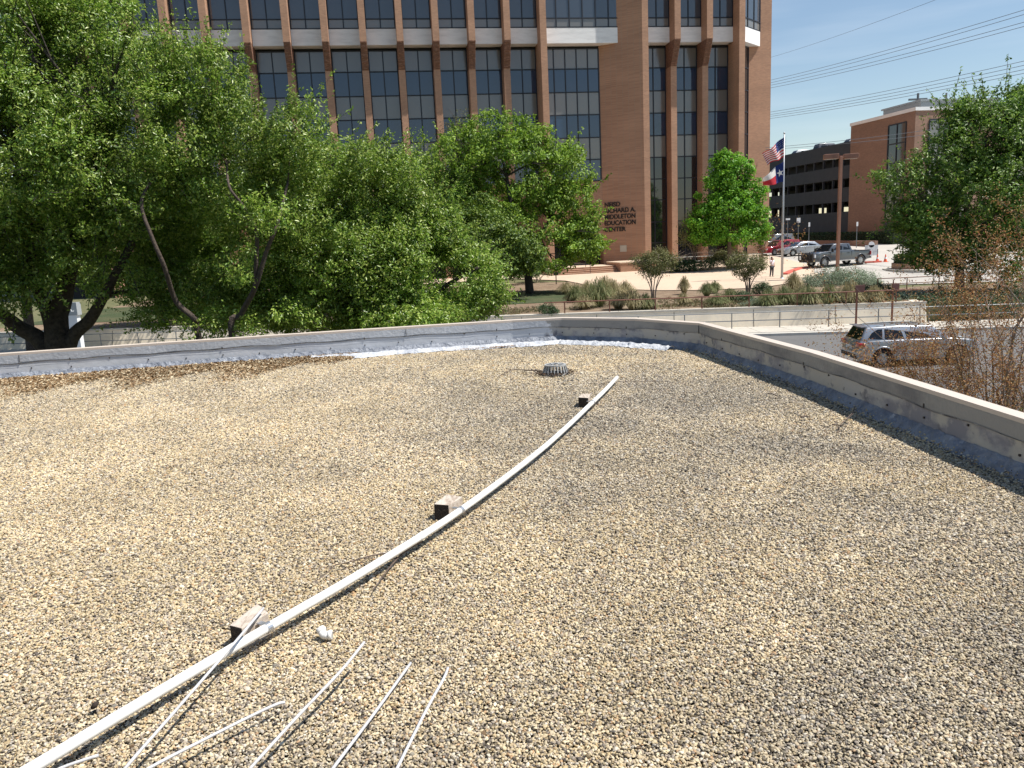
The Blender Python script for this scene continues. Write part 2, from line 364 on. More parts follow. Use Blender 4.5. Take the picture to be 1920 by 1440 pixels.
for (u0, u1) in bays:
    wide = abs(u0 - (-10.24+.33)) < .01
    rightb = u0 > .5
    if wide:
        window(u0, -3.72, 2.8, 11.18, 24.95, 5, lowz, tint_low)
        window(u0, -1.5, 1.6, 26.69, TOPZ, 6, upz, lambda i, z: 0 if z < 27 else 3)
        mb = MB(); bb(mb, u0, -1.28, 1.55, 3.2, 25.17, 26.69); mb.build('white_band', m_white_band, ob)
        mb = MB(); bb(mb, u0, -3.7, 2.79, 3.3, 5.4, 11.17); mb.build('brick_panel', m_brick, ob)
        window(u0, -3.72, 4.3, 2.1, 5.4, 4, [4.4], lambda i, z: 2, 'entrance_window')
    else:
        if rightb: window(u0, u1, 2.8, 2.0, 24.95, 2, [22.87,20.5,18.18,15.8,13.5,11.18,8.9,6.5,4.2], lambda i, z: tint_low(i, z) if z > 13 else 2)  # lower rows take darker glass: the reflected trees are put into its colour
        else:
            window(u0, u1, 2.8, 11.18, 24.95, 2, lowz, tint_low)
            mb = MB(); bb(mb, u0, u1, 2.79, 3.3, 5.4, 11.17); mb.build('brick_panel', m_brick, ob)
            window(u0, u1, 4.3, 2.1, 5.4, 2, [4.4], lambda i, z: 2, 'entrance_window')
        window(u0, u1, 1.6, 26.69, TOPZ, 2, upz, lambda i, z: 0 if z < 27 else 3)
        mb = MB(); bb(mb, u0, u1, 1.55, 3.2, 25.17, 26.69); mb.build('white_band', m_white_band, ob)
# chamfer wall carrying the lettering
mb = MB(); mb.prism([(-3.70,2.8),(.22,0.0),(.22,3.0),(-3.70,6)], 0, 25.1)
mb.prism([(-3.70,2.8),(.22,0.0),(.22,3.0),(-3.70,6)], 25.1, TOPZ); mb.build('brick_wall', m_brick, ob)
# main volume behind
mb = MB(); bb(mb, -60, 14.5, 4.45, 30, 0, TOPZ-.1); bb(mb, -60, 12, 2.95, 4.4, 5.5, TOPZ-.2); mb.build('core_wall', mat('dark_core', (.03,.028,.028), .9), ob)
mb = MB(); bb(mb, -60, 14.5, 0.1, 4.4, TOPZ-.05, TOPZ+1.2); mb.build('roof_band', m_white_band, ob)
# right corner: chamfered window column, band and end pier
ca, sa = math.cos(R(38)), math.sin(R(38))
def T1(o0, o1): return lambda x, y, z: (o0 + x*ca - y*sa, o1 + x*sa + y*ca, z)
window(0, 4.5, 0, 26.69, TOPZ, 3, upz, lambda i, z: 0 if z < 27 else 3, T=T1(11.6,1.0))
window(0, 2.9, 0, 2.0, 25.1, 2, [22.87,20.5,18.18,15.8,13.5,11.18,8.9,6.5,4.2], lambda i, z: 2, T=T1(11.6,2.1))
mb = MB(); t = T1(11.6,1.0); mb.add([t(x,y,z) for x in (0,4.42) for y in (-.06,1.6) for z in (25.17,26.69)], [(0,1,3,2),(4,6,7,5),(0,4,5,1),(2,3,7,6),(0,2,6,4),(1,5,7,3)])
mb.build('white_band', m_white_band, ob)
mb = MB(); bb(mb, 13.9, 16.55, 3.8, 30, 0, TOPZ); mb.build('brick_pier', m_brick, ob)
# base: terrace, steps and planter
P = ghit(1095, 514, 1.5)
def rowp(u, r, z): return (BO + BU*u - BN*r*1.0).to_tuple()
st = empty('entrance_steps', (BO.x, BO.y, 0), a8, 'brown brick steps rising to the tower entrance under the tree', 'steps')
zb = 1.45
for i in range(4):
    mb = MB(); bb(mb, -11.5, -4.3, -4.6+.42*i, 4.2, zb-.4 + (0 if i == 0 else .4+.165*i), zb+.165*(i+1)); mb.build('step', [m_brick], st)
    mb = MB(); bb(mb, -11.5, -4.3, -4.62+.42*i, -4.6+.42*i+.42, zb+.165*(i+1)+.002, zb+.165*(i+1)+.03); mb.build('tread', mat('step_tread', (.50,.34,.24), .9), st)
mb = MB(); bb(mb, -11.5, -4.3, -2.9, 4.2, zb+.663, zb+.70); mb.build('landing', m_plaza, st)
pw = empty('brick_planter', (BO.x, BO.y, 0), a8, 'low brick planter wall right of the entrance steps', 'planter')
mb = MB(); bb(mb, -4.2, .2, -5.1, -.1, 0, zb+.95); mb.build('planter_wall', m_brick, pw)
mb = MB(); bb(mb, -4.26, .26, -5.16, -.05, zb+.952, zb+1.05); mb.build('cap', m_plaza, pw)
hr = empty('step_handrail', (BO.x, BO.y, 0), a8, 'thin dark handrails beside the entrance steps', 'railing')
for u in (-10.8, -7.3):
    MB().tube([(u,-4.7,zb+0), (u,-4.7,zb+.9), (u,-2.9,zb+1.6), (u,-2.9,zb+.7)], .03, 5).build('rail', m_frame, hr)
rr2 = empty('ramp_railing', (BO.x, BO.y, 0), a8, 'pale ramp railing in front of the tall right bays', 'railing')
for zz in (1.0, .55): MB().tube([(-1.2,-5.6,zb+zz+.3),(11.5,-6.4,zb+zz+.2)], .035, 5).build('rail', mat('pale_rail', (.45,.45,.42), .6), rr2)
for i in range(7): MB().tube([(-1.2+2.1*i,-5.6-.13*i,zb-.5),(-1.2+2.1*i,-5.6-.13*i,zb+1.25)], .03, 5).build('post', mat('pale_rail', (.45,.45,.42), .6), rr2)
mb = MB(); bb(mb, -2.2, -1.5, 1.40, 1.43, 0,0)
# lettering on the chamfer wall
m_letter = mat('letter_black', (.015,.012,.012), .5)
cdir = Vector((3.92, -2.8, 0)).normalized(); cn = Vector((-2.8, -3.92, 0)).normalized()
ang = math.atan2(cdir.y, cdir.x)
def text_mesh(s, size, name, m, parent, loc, rot, extrude=.03, align='LEFT', bold=.012, font_scale=1.0):
    cu = bpy.data.curves.new(name, 'FONT'); cu.body = s; cu.size = size; cu.extrude = extrude; cu.offset = bold; cu.align_x = align
    t = bpy.data.objects.new('tmp', cu); COL.objects.link(t); dg = bpy.context.evaluated_depsgraph_get(); dg.update()
    me = bpy.data.meshes.new_from_object(t.evaluated_get(dg)); bpy.data.objects.remove(t); bpy.data.curves.remove(cu)
    me.materials.clear(); me.materials.append(m); o = bpy.data.objects.new(name, me); COL.objects.link(o)
    o.parent = parent; o.location = loc; o.rotation_euler = rot; o.scale = (font_scale, 1, 1); return o
def on_chamfer(px, py):         # point of the chamfer wall seen at a pixel, in building frame
    d = ray(px, py); Mi = ob.matrix_basis.inverted() if False else (Matrix.Translation(ob.location) @ Matrix.Rotation(a8,4,'Z')).inverted()
    o_ = Mi @ Vector((0,0,CZ)); d_ = Mi.to_3x3() @ d; p0 = Vector((.22,0,0)); k = (p0-o_).dot(cn)/d_.dot(cn); return o_ + d_*k
px_end = {'NEISD':1163, 'RICHARD A.':1191.5, 'MIDDLETON':1191.5, 'EDUCATION':1192, 'CENTER':1173.5}
for s_, py in (('NEISD',388.5),('RICHARD A.',400),('MIDDLETON',411.5),('EDUCATION',423),('CENTER',435)):
    q = on_chamfer(1133.5, py) + cn*.04
    o_ = text_mesh(s_, .68, 'lettering', m_letter, ob, tuple(q), (R(90),0,ang), .05, 'LEFT', .012, 1.0)
    q2 = on_chamfer(px_end[s_], py) + cn*.04; o_.scale = ((q2-q).length/max(v.co.x for v in o_.data.vertices), 1, 1)
q = on_chamfer(1169, 466) + cn*.03
mb = MB(); mb.box(tuple(q), (.75,.05,.7), ang); mb.build('wall_plaque', mat('plaque', (.5,.46,.38), .6), ob)

# ================================================================== PARKING GARAGE
gdx, gdy = -.187, 1.0; gl = math.hypot(gdx, gdy); GD = Vector((gdx/gl, gdy/gl, 0)); GX = Vector((GD.y, -GD.x, 0))
GO = Vector((49.3, 95, 0)); gang = math.atan2(GX.y, GX.x)
ga = empty('parking_garage', tuple(GO), gang, 'dark parking garage with a brown brick stair tower', 'building')
# local: x = to the right (depth of building), y = away along the long face
mb = MB(); bb(mb, 0, 24, 0, 12.4, 2, 18.05); mb.build('brick_tower', m_brick2, ga)
mb = MB(); bb(mb, -.12, 24.1, -.12, 12.5, 18.052, 18.45); mb.build('roof_edge', m_white_band, ga)
mb = MB(); bb(mb, 3, 14, 3, 10, 18.46, 19.6); bb(mb, 2.8, 14.2, 2.8, 10.2, 19.602, 19.8); mb.build('roof_unit', mat('roof_unit_grey', (.22,.24,.25), .7), ga)
MB().tube([(5,1.2,18.4),(5,1.2,20.2)], .12, 6).build('roof_mast', m_steel, ga)
def gwin(x0, x1, y0, y1, z0, z1, cols, rows):
    mb = MB()
    if x0 == x1:
        mb.add([(x0,y0,z0),(x0,y1,z0),(x0,y1,z1),(x0,y0,z1)], [(0,1,2,3)]); g = mb.build('window', m_glassC, ga); mb = MB()
        for i in range(cols+1): mb.box((x0-.03, y0+(y1-y0)*i/cols, (z0+z1)/2), (.08,.14,z1-z0))
        for i in range(rows+1): mb.box((x0-.026, (y0+y1)/2, z0+(z1-z0)*i/rows), (.07,abs(y1-y0),.14))
    else:
        mb.add([(x0,y0,z0),(x1,y0,z0),(x1,y0,z1),(x0,y0,z1)], [(0,1,2,3)]); g = mb.build('window', m_glassA, ga); mb = MB()
        for i in range(cols+1): mb.box((x0+(x1-x0)*i/cols, y0-.03, (z0+z1)/2), (.14,.08,z1-z0))
        for i in range(rows+1): mb.box(((x0+x1)/2, y0-.026, z0+(z1-z0)*i/rows), (abs(x1-x0),.07,.14))
    mb.build('frame', m_frame, g)
gwin(-.03,-.03, 1.5, 4.7, 5.5, 17.0, 2, 5)
gwin(1.9, 7.5, -.03, -.03, 5.5, 17.0, 4, 5)
gwin(12.9, 18.5, -.03, -.03, 5.5, 17.0, 4, 5)
mb = MB(); bb(mb, -.05, .02, 1.6, 4.8, 2.4, 5.2); mb.build('door', mat('garage_door_dark', (.03,.035,.045), .5), ga)
m_gd = mat('garage_dark_panel', (.028,.030,.040), .7, noise=(1.5,(.038,.040,.05),.4,.7))
m_gs = mat('garage_slab', (.10,.10,.10), .9)
rows = [(2.0,6.95),(8.3,10.2),(11.4,13.15),(14.25,16.25)]
for z0, z1 in rows:
    mb = MB()
    bb(mb, .4, .62, 12.42, 46, z0, z1); bb(mb, 23.4, 23.6, 12.42, 46, z0 if z0 > 3 else 2, z1); bb(mb, .62, 23.4, 45.8, 46, z0, z1)
    mb.build('spandrel', m_gd, ga)
    mb = MB(); bb(mb, .63, 23.3, 12.42, 45.7, z0+.05, z0+.3) if z0 > 3 else bb(mb, .63, 23.3, 12.42, 45.7, 2.8, 3.0)
    mb.build('floor_slab', m_gs, ga)
mb = MB()
k = 14.6
while k < 46: bb(mb, .45, .75, k-.1, k+.1, 3, 15); k += 2.35
for yy in (18, 26, 34, 42):
    for xx in (6,12,18): bb(mb, xx-.3, xx+.3, yy-.3, yy+.3, 3, 16)
mb.build('column', m_gd, ga)
mb = MB(); bb(mb, 2.5, 4, 14, 46, 13.2, 16.2); bb(mb, 9, 9.3, 12.5, 22, 3, 16); bb(mb, 9, 9.3, 34, 46, 3, 16); mb.build('ramp_wall', m_gd, ga)
def simple_box_thing(name, label, cat, m, boxes, group=None, bevel=0):
    mb = MB()
    for c, d, rz in boxes: mb.box(c, d, rz)
    o = mb.build(name, m, bevel=bevel); return tag(o, label, cat, group)
# ================================================================== THE LOW BUILDING WE STAND ON
RZ = 3.75; PZ = RZ + .36
inner = [(-14,8.9),(-6.93,10.38),(-4.85,10.8),(-2.5,11.2),(-.8,11.45),(.05,11.56),(.8,11.56),(1.8,10.97),(2.5,10.05),(2.87,7.25),(2.99,5.3),(3.04,4.45),(3.18,1),(3.3,-5)]
def offset(line, d):
    out = []
    for i, p in enumerate(line):
        a = Vector(line[max(i-1,0)]); b = Vector(line[min(i+1,len(line)-1)]); t = (b-a).normalized(); nn = Vector((-t.y, t.x))
        out.append((p[0]+nn.x*d, p[1]+nn.y*d))
    return out
def resample(line, step):
    out = [Vector(line[0])]
    for a, b in zip(line, line[1:]):
        a = Vector(a); b = Vector(b); n = max(1, int((b-a).length/step))
        for i in range(1, n+1): out.append(a.lerp(b, i/n))
    return [tuple(v) for v in out]
lb = empty('low_building', (0,0,0), 0, 'flat roofed low building with grey painted parapet in the foreground', 'building')
def band(name, line, prof, m, smooth=False, jit=None):
    """sweep profile [(offset outward, z)] along line"""
    mb = MB(); n = len(prof); offs = {}
    for o_, z in prof:
        if o_ not in offs: offs[o_] = offset(line, o_)
    for i in range(len(line)):
        for j, (o_, z) in enumerate(prof):
            x, y = offs[o_][i]; zz = z
            if jit: x, y, zz = jit(i, j, x, y, z)
            mb.v.append((x, y, zz))
    for i in range(len(line)-1):
        for j in range(n-1):
            a = i*n+j; mb.f.append((a, a+1, a+n+1, a+n)); mb.mi.append(1 if isinstance(m, list) and line[i][0] > .42+.05*math.sin(i*2) else 0)
    return mb.build(name, m, lb, smooth)
li = resample(inner, .12)
m_par2 = mat('parapet_fresh_paint', (.62,.64,.68), .5, noise=[((.55,.55,1.3), (.50,.52,.57), .5, .72), (3.2, (.55,.57,.6), .45, .65), (5.0, (.24,.26,.32), .66, .78), ((18,18,1.2), (.62,.63,.65), .62, .8)], bump=(9,.25,.02))
m_par = mat('parapet_paint', (.40,.395,.385), .6, noise=[((1.6,1.6,2.6), (.20,.205,.24), .46, .56), (3.2, (.42,.40,.36), .48, .58), (4.6, (.13,.135,.165), .56, .64), (11.0, (.10,.10,.11), .66, .74), ((16,16,1.2), (.40,.40,.40), .62, .8)], bump=(9,.25,.02))
m_parout = mat('parapet_outside', (.40,.36,.31), .9)
m_flash2 = mat('flashing_fresh_paint', (.52,.545,.585), .5, noise=[((.6,.6,1.5), (.32,.345,.38), .5, .75), ((30,30,1), (.66,.68,.72), .60, .72), (6, (.22,.23,.26), .67, .8)], bump=(22,.5,.012))
m_flash = mat('flashing_paint', (.27,.27,.265), .55, noise=[((1.1,1.1,2.5), (.15,.155,.17), .47, .62), ((14,14,1), (.36,.36,.36), .64, .8), (6, (.10,.10,.11), .64, .8)], bump=(22,.5,.012))
m_cap = mat('cap_metal', (.58,.50,.43), .5, noise=(4,(.55,.48,.42),.5,.75))
m_white = mat('white_coating', (.52,.535,.56), .7, noise=[(6,(.38,.40,.44),.45,.6),(22,(.34,.33,.31),.6,.7)], bump=(25,1,.03))
m_deck = mat('roof_membrane', (.025,.022,.019), .95, noise=[(60,(.07,.06,.05),.5,.65),(6,(.03,.028,.025),.4,.7)], bump=(90,1,.02))
m_cant = mat('cant_coating', (.24,.26,.30), .6, noise=[(5,(.13,.145,.18),.42,.62),(9,(.42,.44,.48),.6,.75)], bump=(14,1,.05))
def blend_x(m_new, m_old, name):
    '''one paint that turns from fresh to aged across a ragged edge on the rear wall'''
    m = m_new.copy(); m.name = name; n = m.node_tree; b = n.nodes['Principled BSDF']; cur = b.inputs['Base Color'].links[0].from_socket
    o = m_old.node_tree; src = o.nodes['Principled BSDF'].inputs['Base Color'].links[0].from_node; mp_ = {}
    def cp(nd):
        if nd in mp_: return mp_[nd]
        q = n.nodes.new(nd.bl_idname); mp_[nd] = q
        for i, si in enumerate(nd.inputs):
            if si.is_linked: l = si.links[0]; f = cp(l.from_node); n.links.new(f.outputs[l.from_socket.name], q.inputs[i])
            elif hasattr(si, 'default_value'): q.inputs[i].default_value = si.default_value
        return q
    oc = cp(src).outputs[0]
    t = n.nodes.new('ShaderNodeTexCoord'); sx = n.nodes.new('ShaderNodeSeparateXYZ'); n.links.new(t.outputs['Object'], sx.inputs[0])
    no = n.nodes.new('ShaderNodeTexNoise'); no.inputs['Scale'].default_value = 5; no.inputs['Detail'].default_value = 5; n.links.new(t.outputs['Object'], no.inputs['Vector'])
    ma = n.nodes.new('ShaderNodeMath'); ma.operation = 'MULTIPLY_ADD'; ma.inputs[1].default_value = 1.1; n.links.new(no.outputs['Fac'], ma.inputs[0]); n.links.new(sx.outputs[0], ma.inputs[2])
    mr = n.nodes.new('ShaderNodeMapRange'); mr.inputs[1].default_value = 1.02; mr.inputs[2].default_value = 1.08; n.links.new(ma.outputs[0], mr.inputs[0])
    mi = n.nodes.new('ShaderNodeMixRGB'); n.links.new(mr.outputs[0], mi.inputs[0]); n.links.new(cur, mi.inputs[1]); n.links.new(oc, mi.inputs[2]); n.links.new(mi.outputs[0], b.inputs['Base Color']); return m
band('parapet_wall', li, [(0,RZ-.1),(0,PZ-.012)], blend_x(m_par2, m_par, 'parapet_paint_blend'))
band('parapet_outer_wall', li, [(.07,PZ-.012),(.07,0)], m_parout)
band('parapet_cap', li, [(-.012,PZ-.03),(-.012,PZ),(.075,PZ+.004),(.085,PZ+.004),(.085,PZ-.05)], m_cap)
def jf(i, j, x, y, z):
    if j == 0: z += .006*math.sin(i*.9)+.006*math.sin(i*.37+1)+random.uniform(-.003,.003)
    return x, y, z
m_fb = blend_x(m_flash2, m_flash, 'flashing_paint_blend')
for seg0, seg1 in ((0,62),(62,104),(104,len(li))):
    sl = li[seg0:min(seg1+1,len(li))]
    if len(sl) > 1: band('flashing', sl, [(-.009,PZ-.135),(-.012,PZ-.031)], m_fb, jit=jf)
def jf2(i, j, x, y, z):
    z += .006*math.sin(i*.9)+.006*math.sin(i*.37+1); return x, y, z + random.uniform(-.0025,.0025)
band('flashing_shade_line', li, [(-.0105,PZ-.142),(-.0125,PZ-.1375),(-.0135,PZ-.133)], mat('flashing_shade_dark', (.20,.20,.21), .7, noise=[(3,(.07,.07,.08),.5,.6),(9,(.34,.35,.36),.55,.65)]), jit=jf2)  # dark band painted in as the shade line under the flashing edge
def jc(i, j, x, y, z): return x+random.uniform(-.006,.006), y+random.uniform(-.006,.006), z+random.uniform(-.005,.005)
band('cant_strip', resample(inner,.05), [(-.003,RZ+.088),(-.03,RZ+.055),(-.062,RZ+.018),(-.095,RZ-.04)], m_cant, True, jc)
# bright coating lip along the rear wall foot
rear = resample([(-2.9,11.13),(-2.5,11.2),(-.8,11.45),(.05,11.56),(.8,11.56),(1.8,10.97),(2.3,10.3)], .04)
def jw(i, j, x, y, z):
    t = i/len(rear); wdt = (.6+.5*math.sin(i*.11)+.35*math.sin(i*.31+2)); wdt = max(.25, wdt)*min(1, (1-t)*7, t*9+.1)
    k = [0,1,1,1][j] if j < 4 else 1
    if j >= 1: 
        cx = 0.0; y -= (j*.035)*wdt; 
    return x+random.uniform(-.012,.012), y+random.uniform(-.016,.016), z+random.uniform(-.010,.008)
band('coating_lip', rear, [(-.13,RZ+.035),(-.16,RZ+.05),(-.2,RZ+.042),(-.25,RZ+.0)], m_white, True, jw)
# nail heads and brackets on the wall face
mb = MB(); acc = 0
for i in range(3, len(li)-1, 4):
    a = Vector(li[i]); t = (Vector(li[i+1])-a).normalized(); nn = Vector((t.y,-t.x)); z = RZ + random.choice((.13,.14,.12,.2)); q = a + nn*.004
    mb.box((q.x, q.y, z), (.014,.01,.014), math.atan2(t.y,t.x))
    if i % 16 == 3: mb.box((q.x, q.y, PZ-.13), (.012,.02,.03), math.atan2(t.y,t.x))
mb.build('nail', mat('nail_dark', (.06,.05,.05), .6, metal=.5), lb)
# lap seams in the flashing
mb = MB()
for i in (62, 104):
    a = Vector(li[min(i,len(li)-2)]); t = (Vector(li[min(i,len(li)-2)+1])-a).normalized(); nn = Vector((t.y,-t.x)); q = a + nn*.016
    mb.box((q.x, q.y, PZ-.08), (.006,.006,.1), math.atan2(t.y,t.x))
for px in (1312, 1326):
    pq = Zp(px, 605, PZ); best = min(li, key=lambda q: (q[0]-pq.x)**2+(q[1]-pq.y)**2); i = li.index(best); t = (Vector(li[i+1])-Vector(best)).normalized(); nn = Vector((t.y,-t.x)); q = Vector(best)+nn*.014
    mb.box((q.x, q.y, PZ-.085), (.009,.008,.105), math.atan2(t.y,t.x))
mb.build('seam', mat('seam_dark', (.10,.10,.11), .8), lb)
mb = MB(); mb.prism(list(reversed(li)) + [(-14,-5)] , RZ-.12, RZ-.03); mb.build('roof_deck', m_deck, lb)

# ------------------------------------------------------------------ gravel (uncountable): real stones instanced by geometry nodes
def inside_roof(X, Y):
    return np.ones_like(X, bool)
lin = np.array(inner)
def x_limit(Y):      # inner parapet x on the right side as a function of Y
    return np.interp(Y, [-5,1,4.45,5.3,7.25,10.05,10.97,11.56], [3.3,3.18,3.04,2.99,2.87,2.5,1.8,.8])
def y_limit(X):
    return np.interp(X, [-14,-6.93,-4.85,-2.5,-.8,.05,.8,1.8,2.5,3.3], [8.9,10.38,10.8,11.2,11.45,11.56,11.56,10.97,10.05,-9])
pts = []
for (y0, y1, dens, size) in ((1.5,3.3,22500,.0044),(3.3,5.2,15500,.0053),(5.2,8.0,10500,.0064),(8.0,11.6,7000,.0078)):
    A = []
    cell = 1/math.sqrt(dens)
    gx = np.arange(-8.8, 3.4, cell); gy = np.arange(y0, y1, cell); X, Y = np.meshgrid(gx, gy); X = X.ravel(); Y = Y.ravel()
    k = np.abs(X) < (.70*Y + .5); X = X[k]; Y = Y[k]
    X = X + rng.uniform(-.6,.6,X.size)*cell; Y = Y + rng.uniform(-.6,.6,Y.size)*cell
    jag = .02*np.sin(Y*9)+.02*np.sin(Y*23+1)+rng.normal(0,.012,Y.size); jag2 = .03*np.sin(X*7)+.02*np.sin(X*19)+rng.normal(0,.012,X.size)
    dx_ = x_limit(Y) - X; dy_ = np.where(X > 2.05, 9, y_limit(X) - Y); m_ = np.minimum(dx_, dy_)
    thin = (m_ > .03) & (rng.random(X.size) < np.clip((m_-.02)/.09, .04, 1)**1.4)
    k = thin & ((dy_ > .17+jag2) | (X < -3.2) | (X > 2.1)) & (dy_ > .05); X = X[k]; Y = Y[k]; m_ = m_[k]
    Z = RZ - .012 + rng.uniform(-.006,.006,X.size) + np.interp(m_, [0,.03,.062,.10], [.09,.062,.028,0])
    s = size*np.exp(rng.normal(0,.24,X.size))
    pts.append(np.stack([X,Y,Z,s], 1))
pts = np.concatenate(pts); NP = len(pts)
me = bpy.data.meshes.new('gravel'); me.vertices.add(NP); me.vertices.foreach_set('co', pts[:,:3].astype(np.float32).ravel())
at = me.attributes.new('rot', 'FLOAT_VECTOR', 'POINT')
rot = np.stack([rng.normal(0,.35,NP), rng.normal(0,.35,NP), rng.uniform(0,6.283,NP)], 1); at.data.foreach_set('vector', rot.astype(np.float32).ravel())
at = me.attributes.new('scl', 'FLOAT_VECTOR', 'POINT')
scl = np.stack([pts[:,3]*rng.uniform(.9,1.5,NP), pts[:,3]*rng.uniform(.75,1.05,NP), pts[:,3]*rng.uniform(.5,.8,NP)], 1); at.data.foreach_set('vector', scl.astype(np.float32).ravel())
# colour of every stone: natural mix of cream, tan, ochre and grey, with darker dirty patches on the roof
def vnoise(X, Y, sc, seed):
    r2 = np.random.default_rng(seed); G = r2.random((64,64)); x = X*sc+30; y = Y*sc+10; xi = np.floor(x).astype(int); yi = np.floor(y).astype(int); fx = x-xi; fy = y-yi
    fx = fx*fx*(3-2*fx); fy = fy*fy*(3-2*fy); g = lambda a, b: G[a % 64, b % 64]
    return (g(xi,yi)*(1-fx)+g(xi+1,yi)*fx)*(1-fy) + (g(xi,yi+1)*(1-fx)+g(xi+1,yi+1)*fx)*fy
pal = np.array([(.64,.53,.34),(.72,.62,.43),(.56,.45,.29),(.52,.40,.22),(.44,.37,.29),(.29,.245,.20),(.60,.55,.47),(.50,.32,.17),(.12,.10,.085),(.78,.71,.57)])
pr = np.array([.20,.17,.15,.08,.13,.08,.08,.03,.04,.04]); pr = pr/pr.sum()
c = pal[rng.choice(len(pal), NP, p=pr)]*rng.uniform(.82,1.12,(NP,1))
X, Y = pts[:,0], pts[:,1]
n1 = vnoise(X,Y,.55,1)*.5 + vnoise(X,Y,1.3,2)*.3 + vnoise(X,Y,3.3,3)*.2
dirt = .85*np.clip((n1-.36)/.34, 0, 1)
dirt = np.clip(dirt*(.35+.65*np.clip((X+1.6)/2.2,0,1)) + .25*np.clip((X-.0)/2.0,0,1)*np.clip((5.5-Y)/2.5,0,1), 0, 1)
dk = (rng.random(NP) < .09+dirt*.22)
c = c*(1-.30*dirt[:,None]); c = c*np.where(dirt[:,None]>0, 1, 1); g_ = c.mean(1, keepdims=True); c = c*(1-.35*dirt[:,None]) + g_*.35*dirt[:,None]*np.array([1,1,1.02])
c[dk] *= .38
c = np.clip(c*np.array([.87,.84,.79])*(1+.25*(vnoise(X,Y,2.1,5)-.5))[:,None], 0, 1)
at = me.attributes.new('stone_col', 'FLOAT_COLOR', 'POINT'); at.data.foreach_set('color', np.concatenate([c, np.ones((NP,1))], 1).astype(np.float32).ravel())
mg = bpy.data.materials.new('gravel_stone'); mg.use_nodes = True; n = mg.node_tree; b = n.nodes['Principled BSDF']; b.inputs['Roughness'].default_value = .6; b.inputs['Specular IOR Level'].default_value = .4
ta = n.nodes.new('ShaderNodeAttribute'); ta.attribute_type = 'INSTANCER'; ta.attribute_name = 'stone_col'; n.links.new(ta.outputs['Color'], b.inputs['Base Color'])
ng = bpy.data.node_groups.new('gravel_nodes', 'GeometryNodeTree'); ng.interface.new_socket('Geometry', in_out='INPUT', socket_type='NodeSocketGeometry'); ng.interface.new_socket('Geometry', in_out='OUTPUT', socket_type='NodeSocketGeometry')
gi = ng.nodes.new('NodeGroupInput'); go = ng.nodes.new('NodeGroupOutput')
m2p = ng.nodes.new('GeometryNodeMeshToPoints'); iop = ng.nodes.new('GeometryNodeInstanceOnPoints'); iop.inputs['Pick Instance'].default_value = True
g2i = ng.nodes.new('GeometryNodeGeometryToInstance')
for kk in range(4):
    ic = ng.nodes.new('GeometryNodeMeshIcoSphere'); ic.inputs['Radius'].default_value = 1; ic.inputs['Subdivisions'].default_value = 2
    sp_ = ng.nodes.new('GeometryNodeSetPosition'); nz_ = ng.nodes.new('ShaderNodeTexNoise'); nz_.noise_dimensions = '4D'; nz_.inputs['Scale'].default_value = .9; nz_.inputs['W'].default_value = kk*7.3; nz_.inputs['Detail'].default_value = 1
    sb = ng.nodes.new('ShaderNodeVectorMath'); sb.operation = 'SUBTRACT'; sb.inputs[1].default_value = (.5,.5,.5)
    sc_ = ng.nodes.new('ShaderNodeVectorMath'); sc_.operation = 'SCALE'; sc_.inputs['Scale'].default_value = 1.1
    ng.links.new(nz_.outputs['Color'], sb.inputs[0]); ng.links.new(sb.outputs[0], sc_.inputs[0]); ng.links.new(ic.outputs[0], sp_.inputs['Geometry']); ng.links.new(sc_.outputs[0], sp_.inputs['Offset'])
    sm_ = ng.nodes.new('GeometryNodeSetMaterial'); sm_.inputs['Material'].default_value = mg; ng.links.new(sp_.outputs[0], sm_.inputs[0]); ng.links.new(sm_.outputs[0], g2i.inputs[0])
ra = ng.nodes.new('GeometryNodeInputNamedAttribute'); ra.data_type = 'FLOAT_VECTOR'; ra.inputs[0].default_value = 'rot'
sa_ = ng.nodes.new('GeometryNodeInputNamedAttribute'); sa_.data_type = 'FLOAT_VECTOR'; sa_.inputs[0].default_value = 'scl'
e2r = ng.nodes.new('FunctionNodeEulerToRotation')
ng.links.new(gi.outputs[0], m2p.inputs[0]); ng.links.new(m2p.outputs[0], iop.inputs['Points']); ng.links.new(g2i.outputs[0], iop.inputs['Instance'])
ng.links.new(ra.outputs[0], e2r.inputs[0]); ng.links.new(e2r.outputs[0], iop.inputs['Rotation']); ng.links.new(sa_.outputs[0], iop.inputs['Scale']); ng.links.new(iop.outputs[0], go.inputs[0])
gv = bpy.data.objects.new('gravel', me); COL.objects.link(gv); gv['kind'] = 'stuff'; me.materials.append(mg)
md = gv.modifiers.new('gn', 'NODES'); md.node_group = ng

# ================================================================== THINGS ON THE ROOF
m_pvc = mat('white_pvc', (.78,.77,.74), .4, noise=[(5,(.66,.63,.57),.5,.75),(23,(.5,.46,.4),.66,.8)])
m_rod = mat('pale_rod', (.52,.52,.54), .45, noise=(18,(.36,.35,.34),.5,.75))
m_wood = mat('weathered_wood', (.50,.43,.36), .9, noise=[((60,14,60),(.30,.235,.18),.45,.62),(9,(.58,.52,.45),.5,.7)], bump=(40,.6,.006))
m_endg = mat('shaded_end_grain', (.035,.026,.02), .95, noise=(60,(.09,.07,.055),.5,.7), bump=(60,.8,.005))  # weathered end grain, with the shade on this face put into the colour
m_galv = mat('galvanised', (.55,.56,.58), .35, metal=.8)
pp = [Zp(*q, RZ+.062) for q in ((-60,1508),(60,1440),(280,1308),(500,1178),(680,1073),(862,958),(1000,855),(1060,803),(1100,765),(1134,732),(1157,706))]
pp[-1].z -= .01
e = empty('conduit_pipe', tuple(pp[5]), 0, 'long bent white plastic pipe running across the gravel roof', 'pipe')
def rel(pts_, e_): return [Vector(p)-Vector(e_.location) for p in pts_]
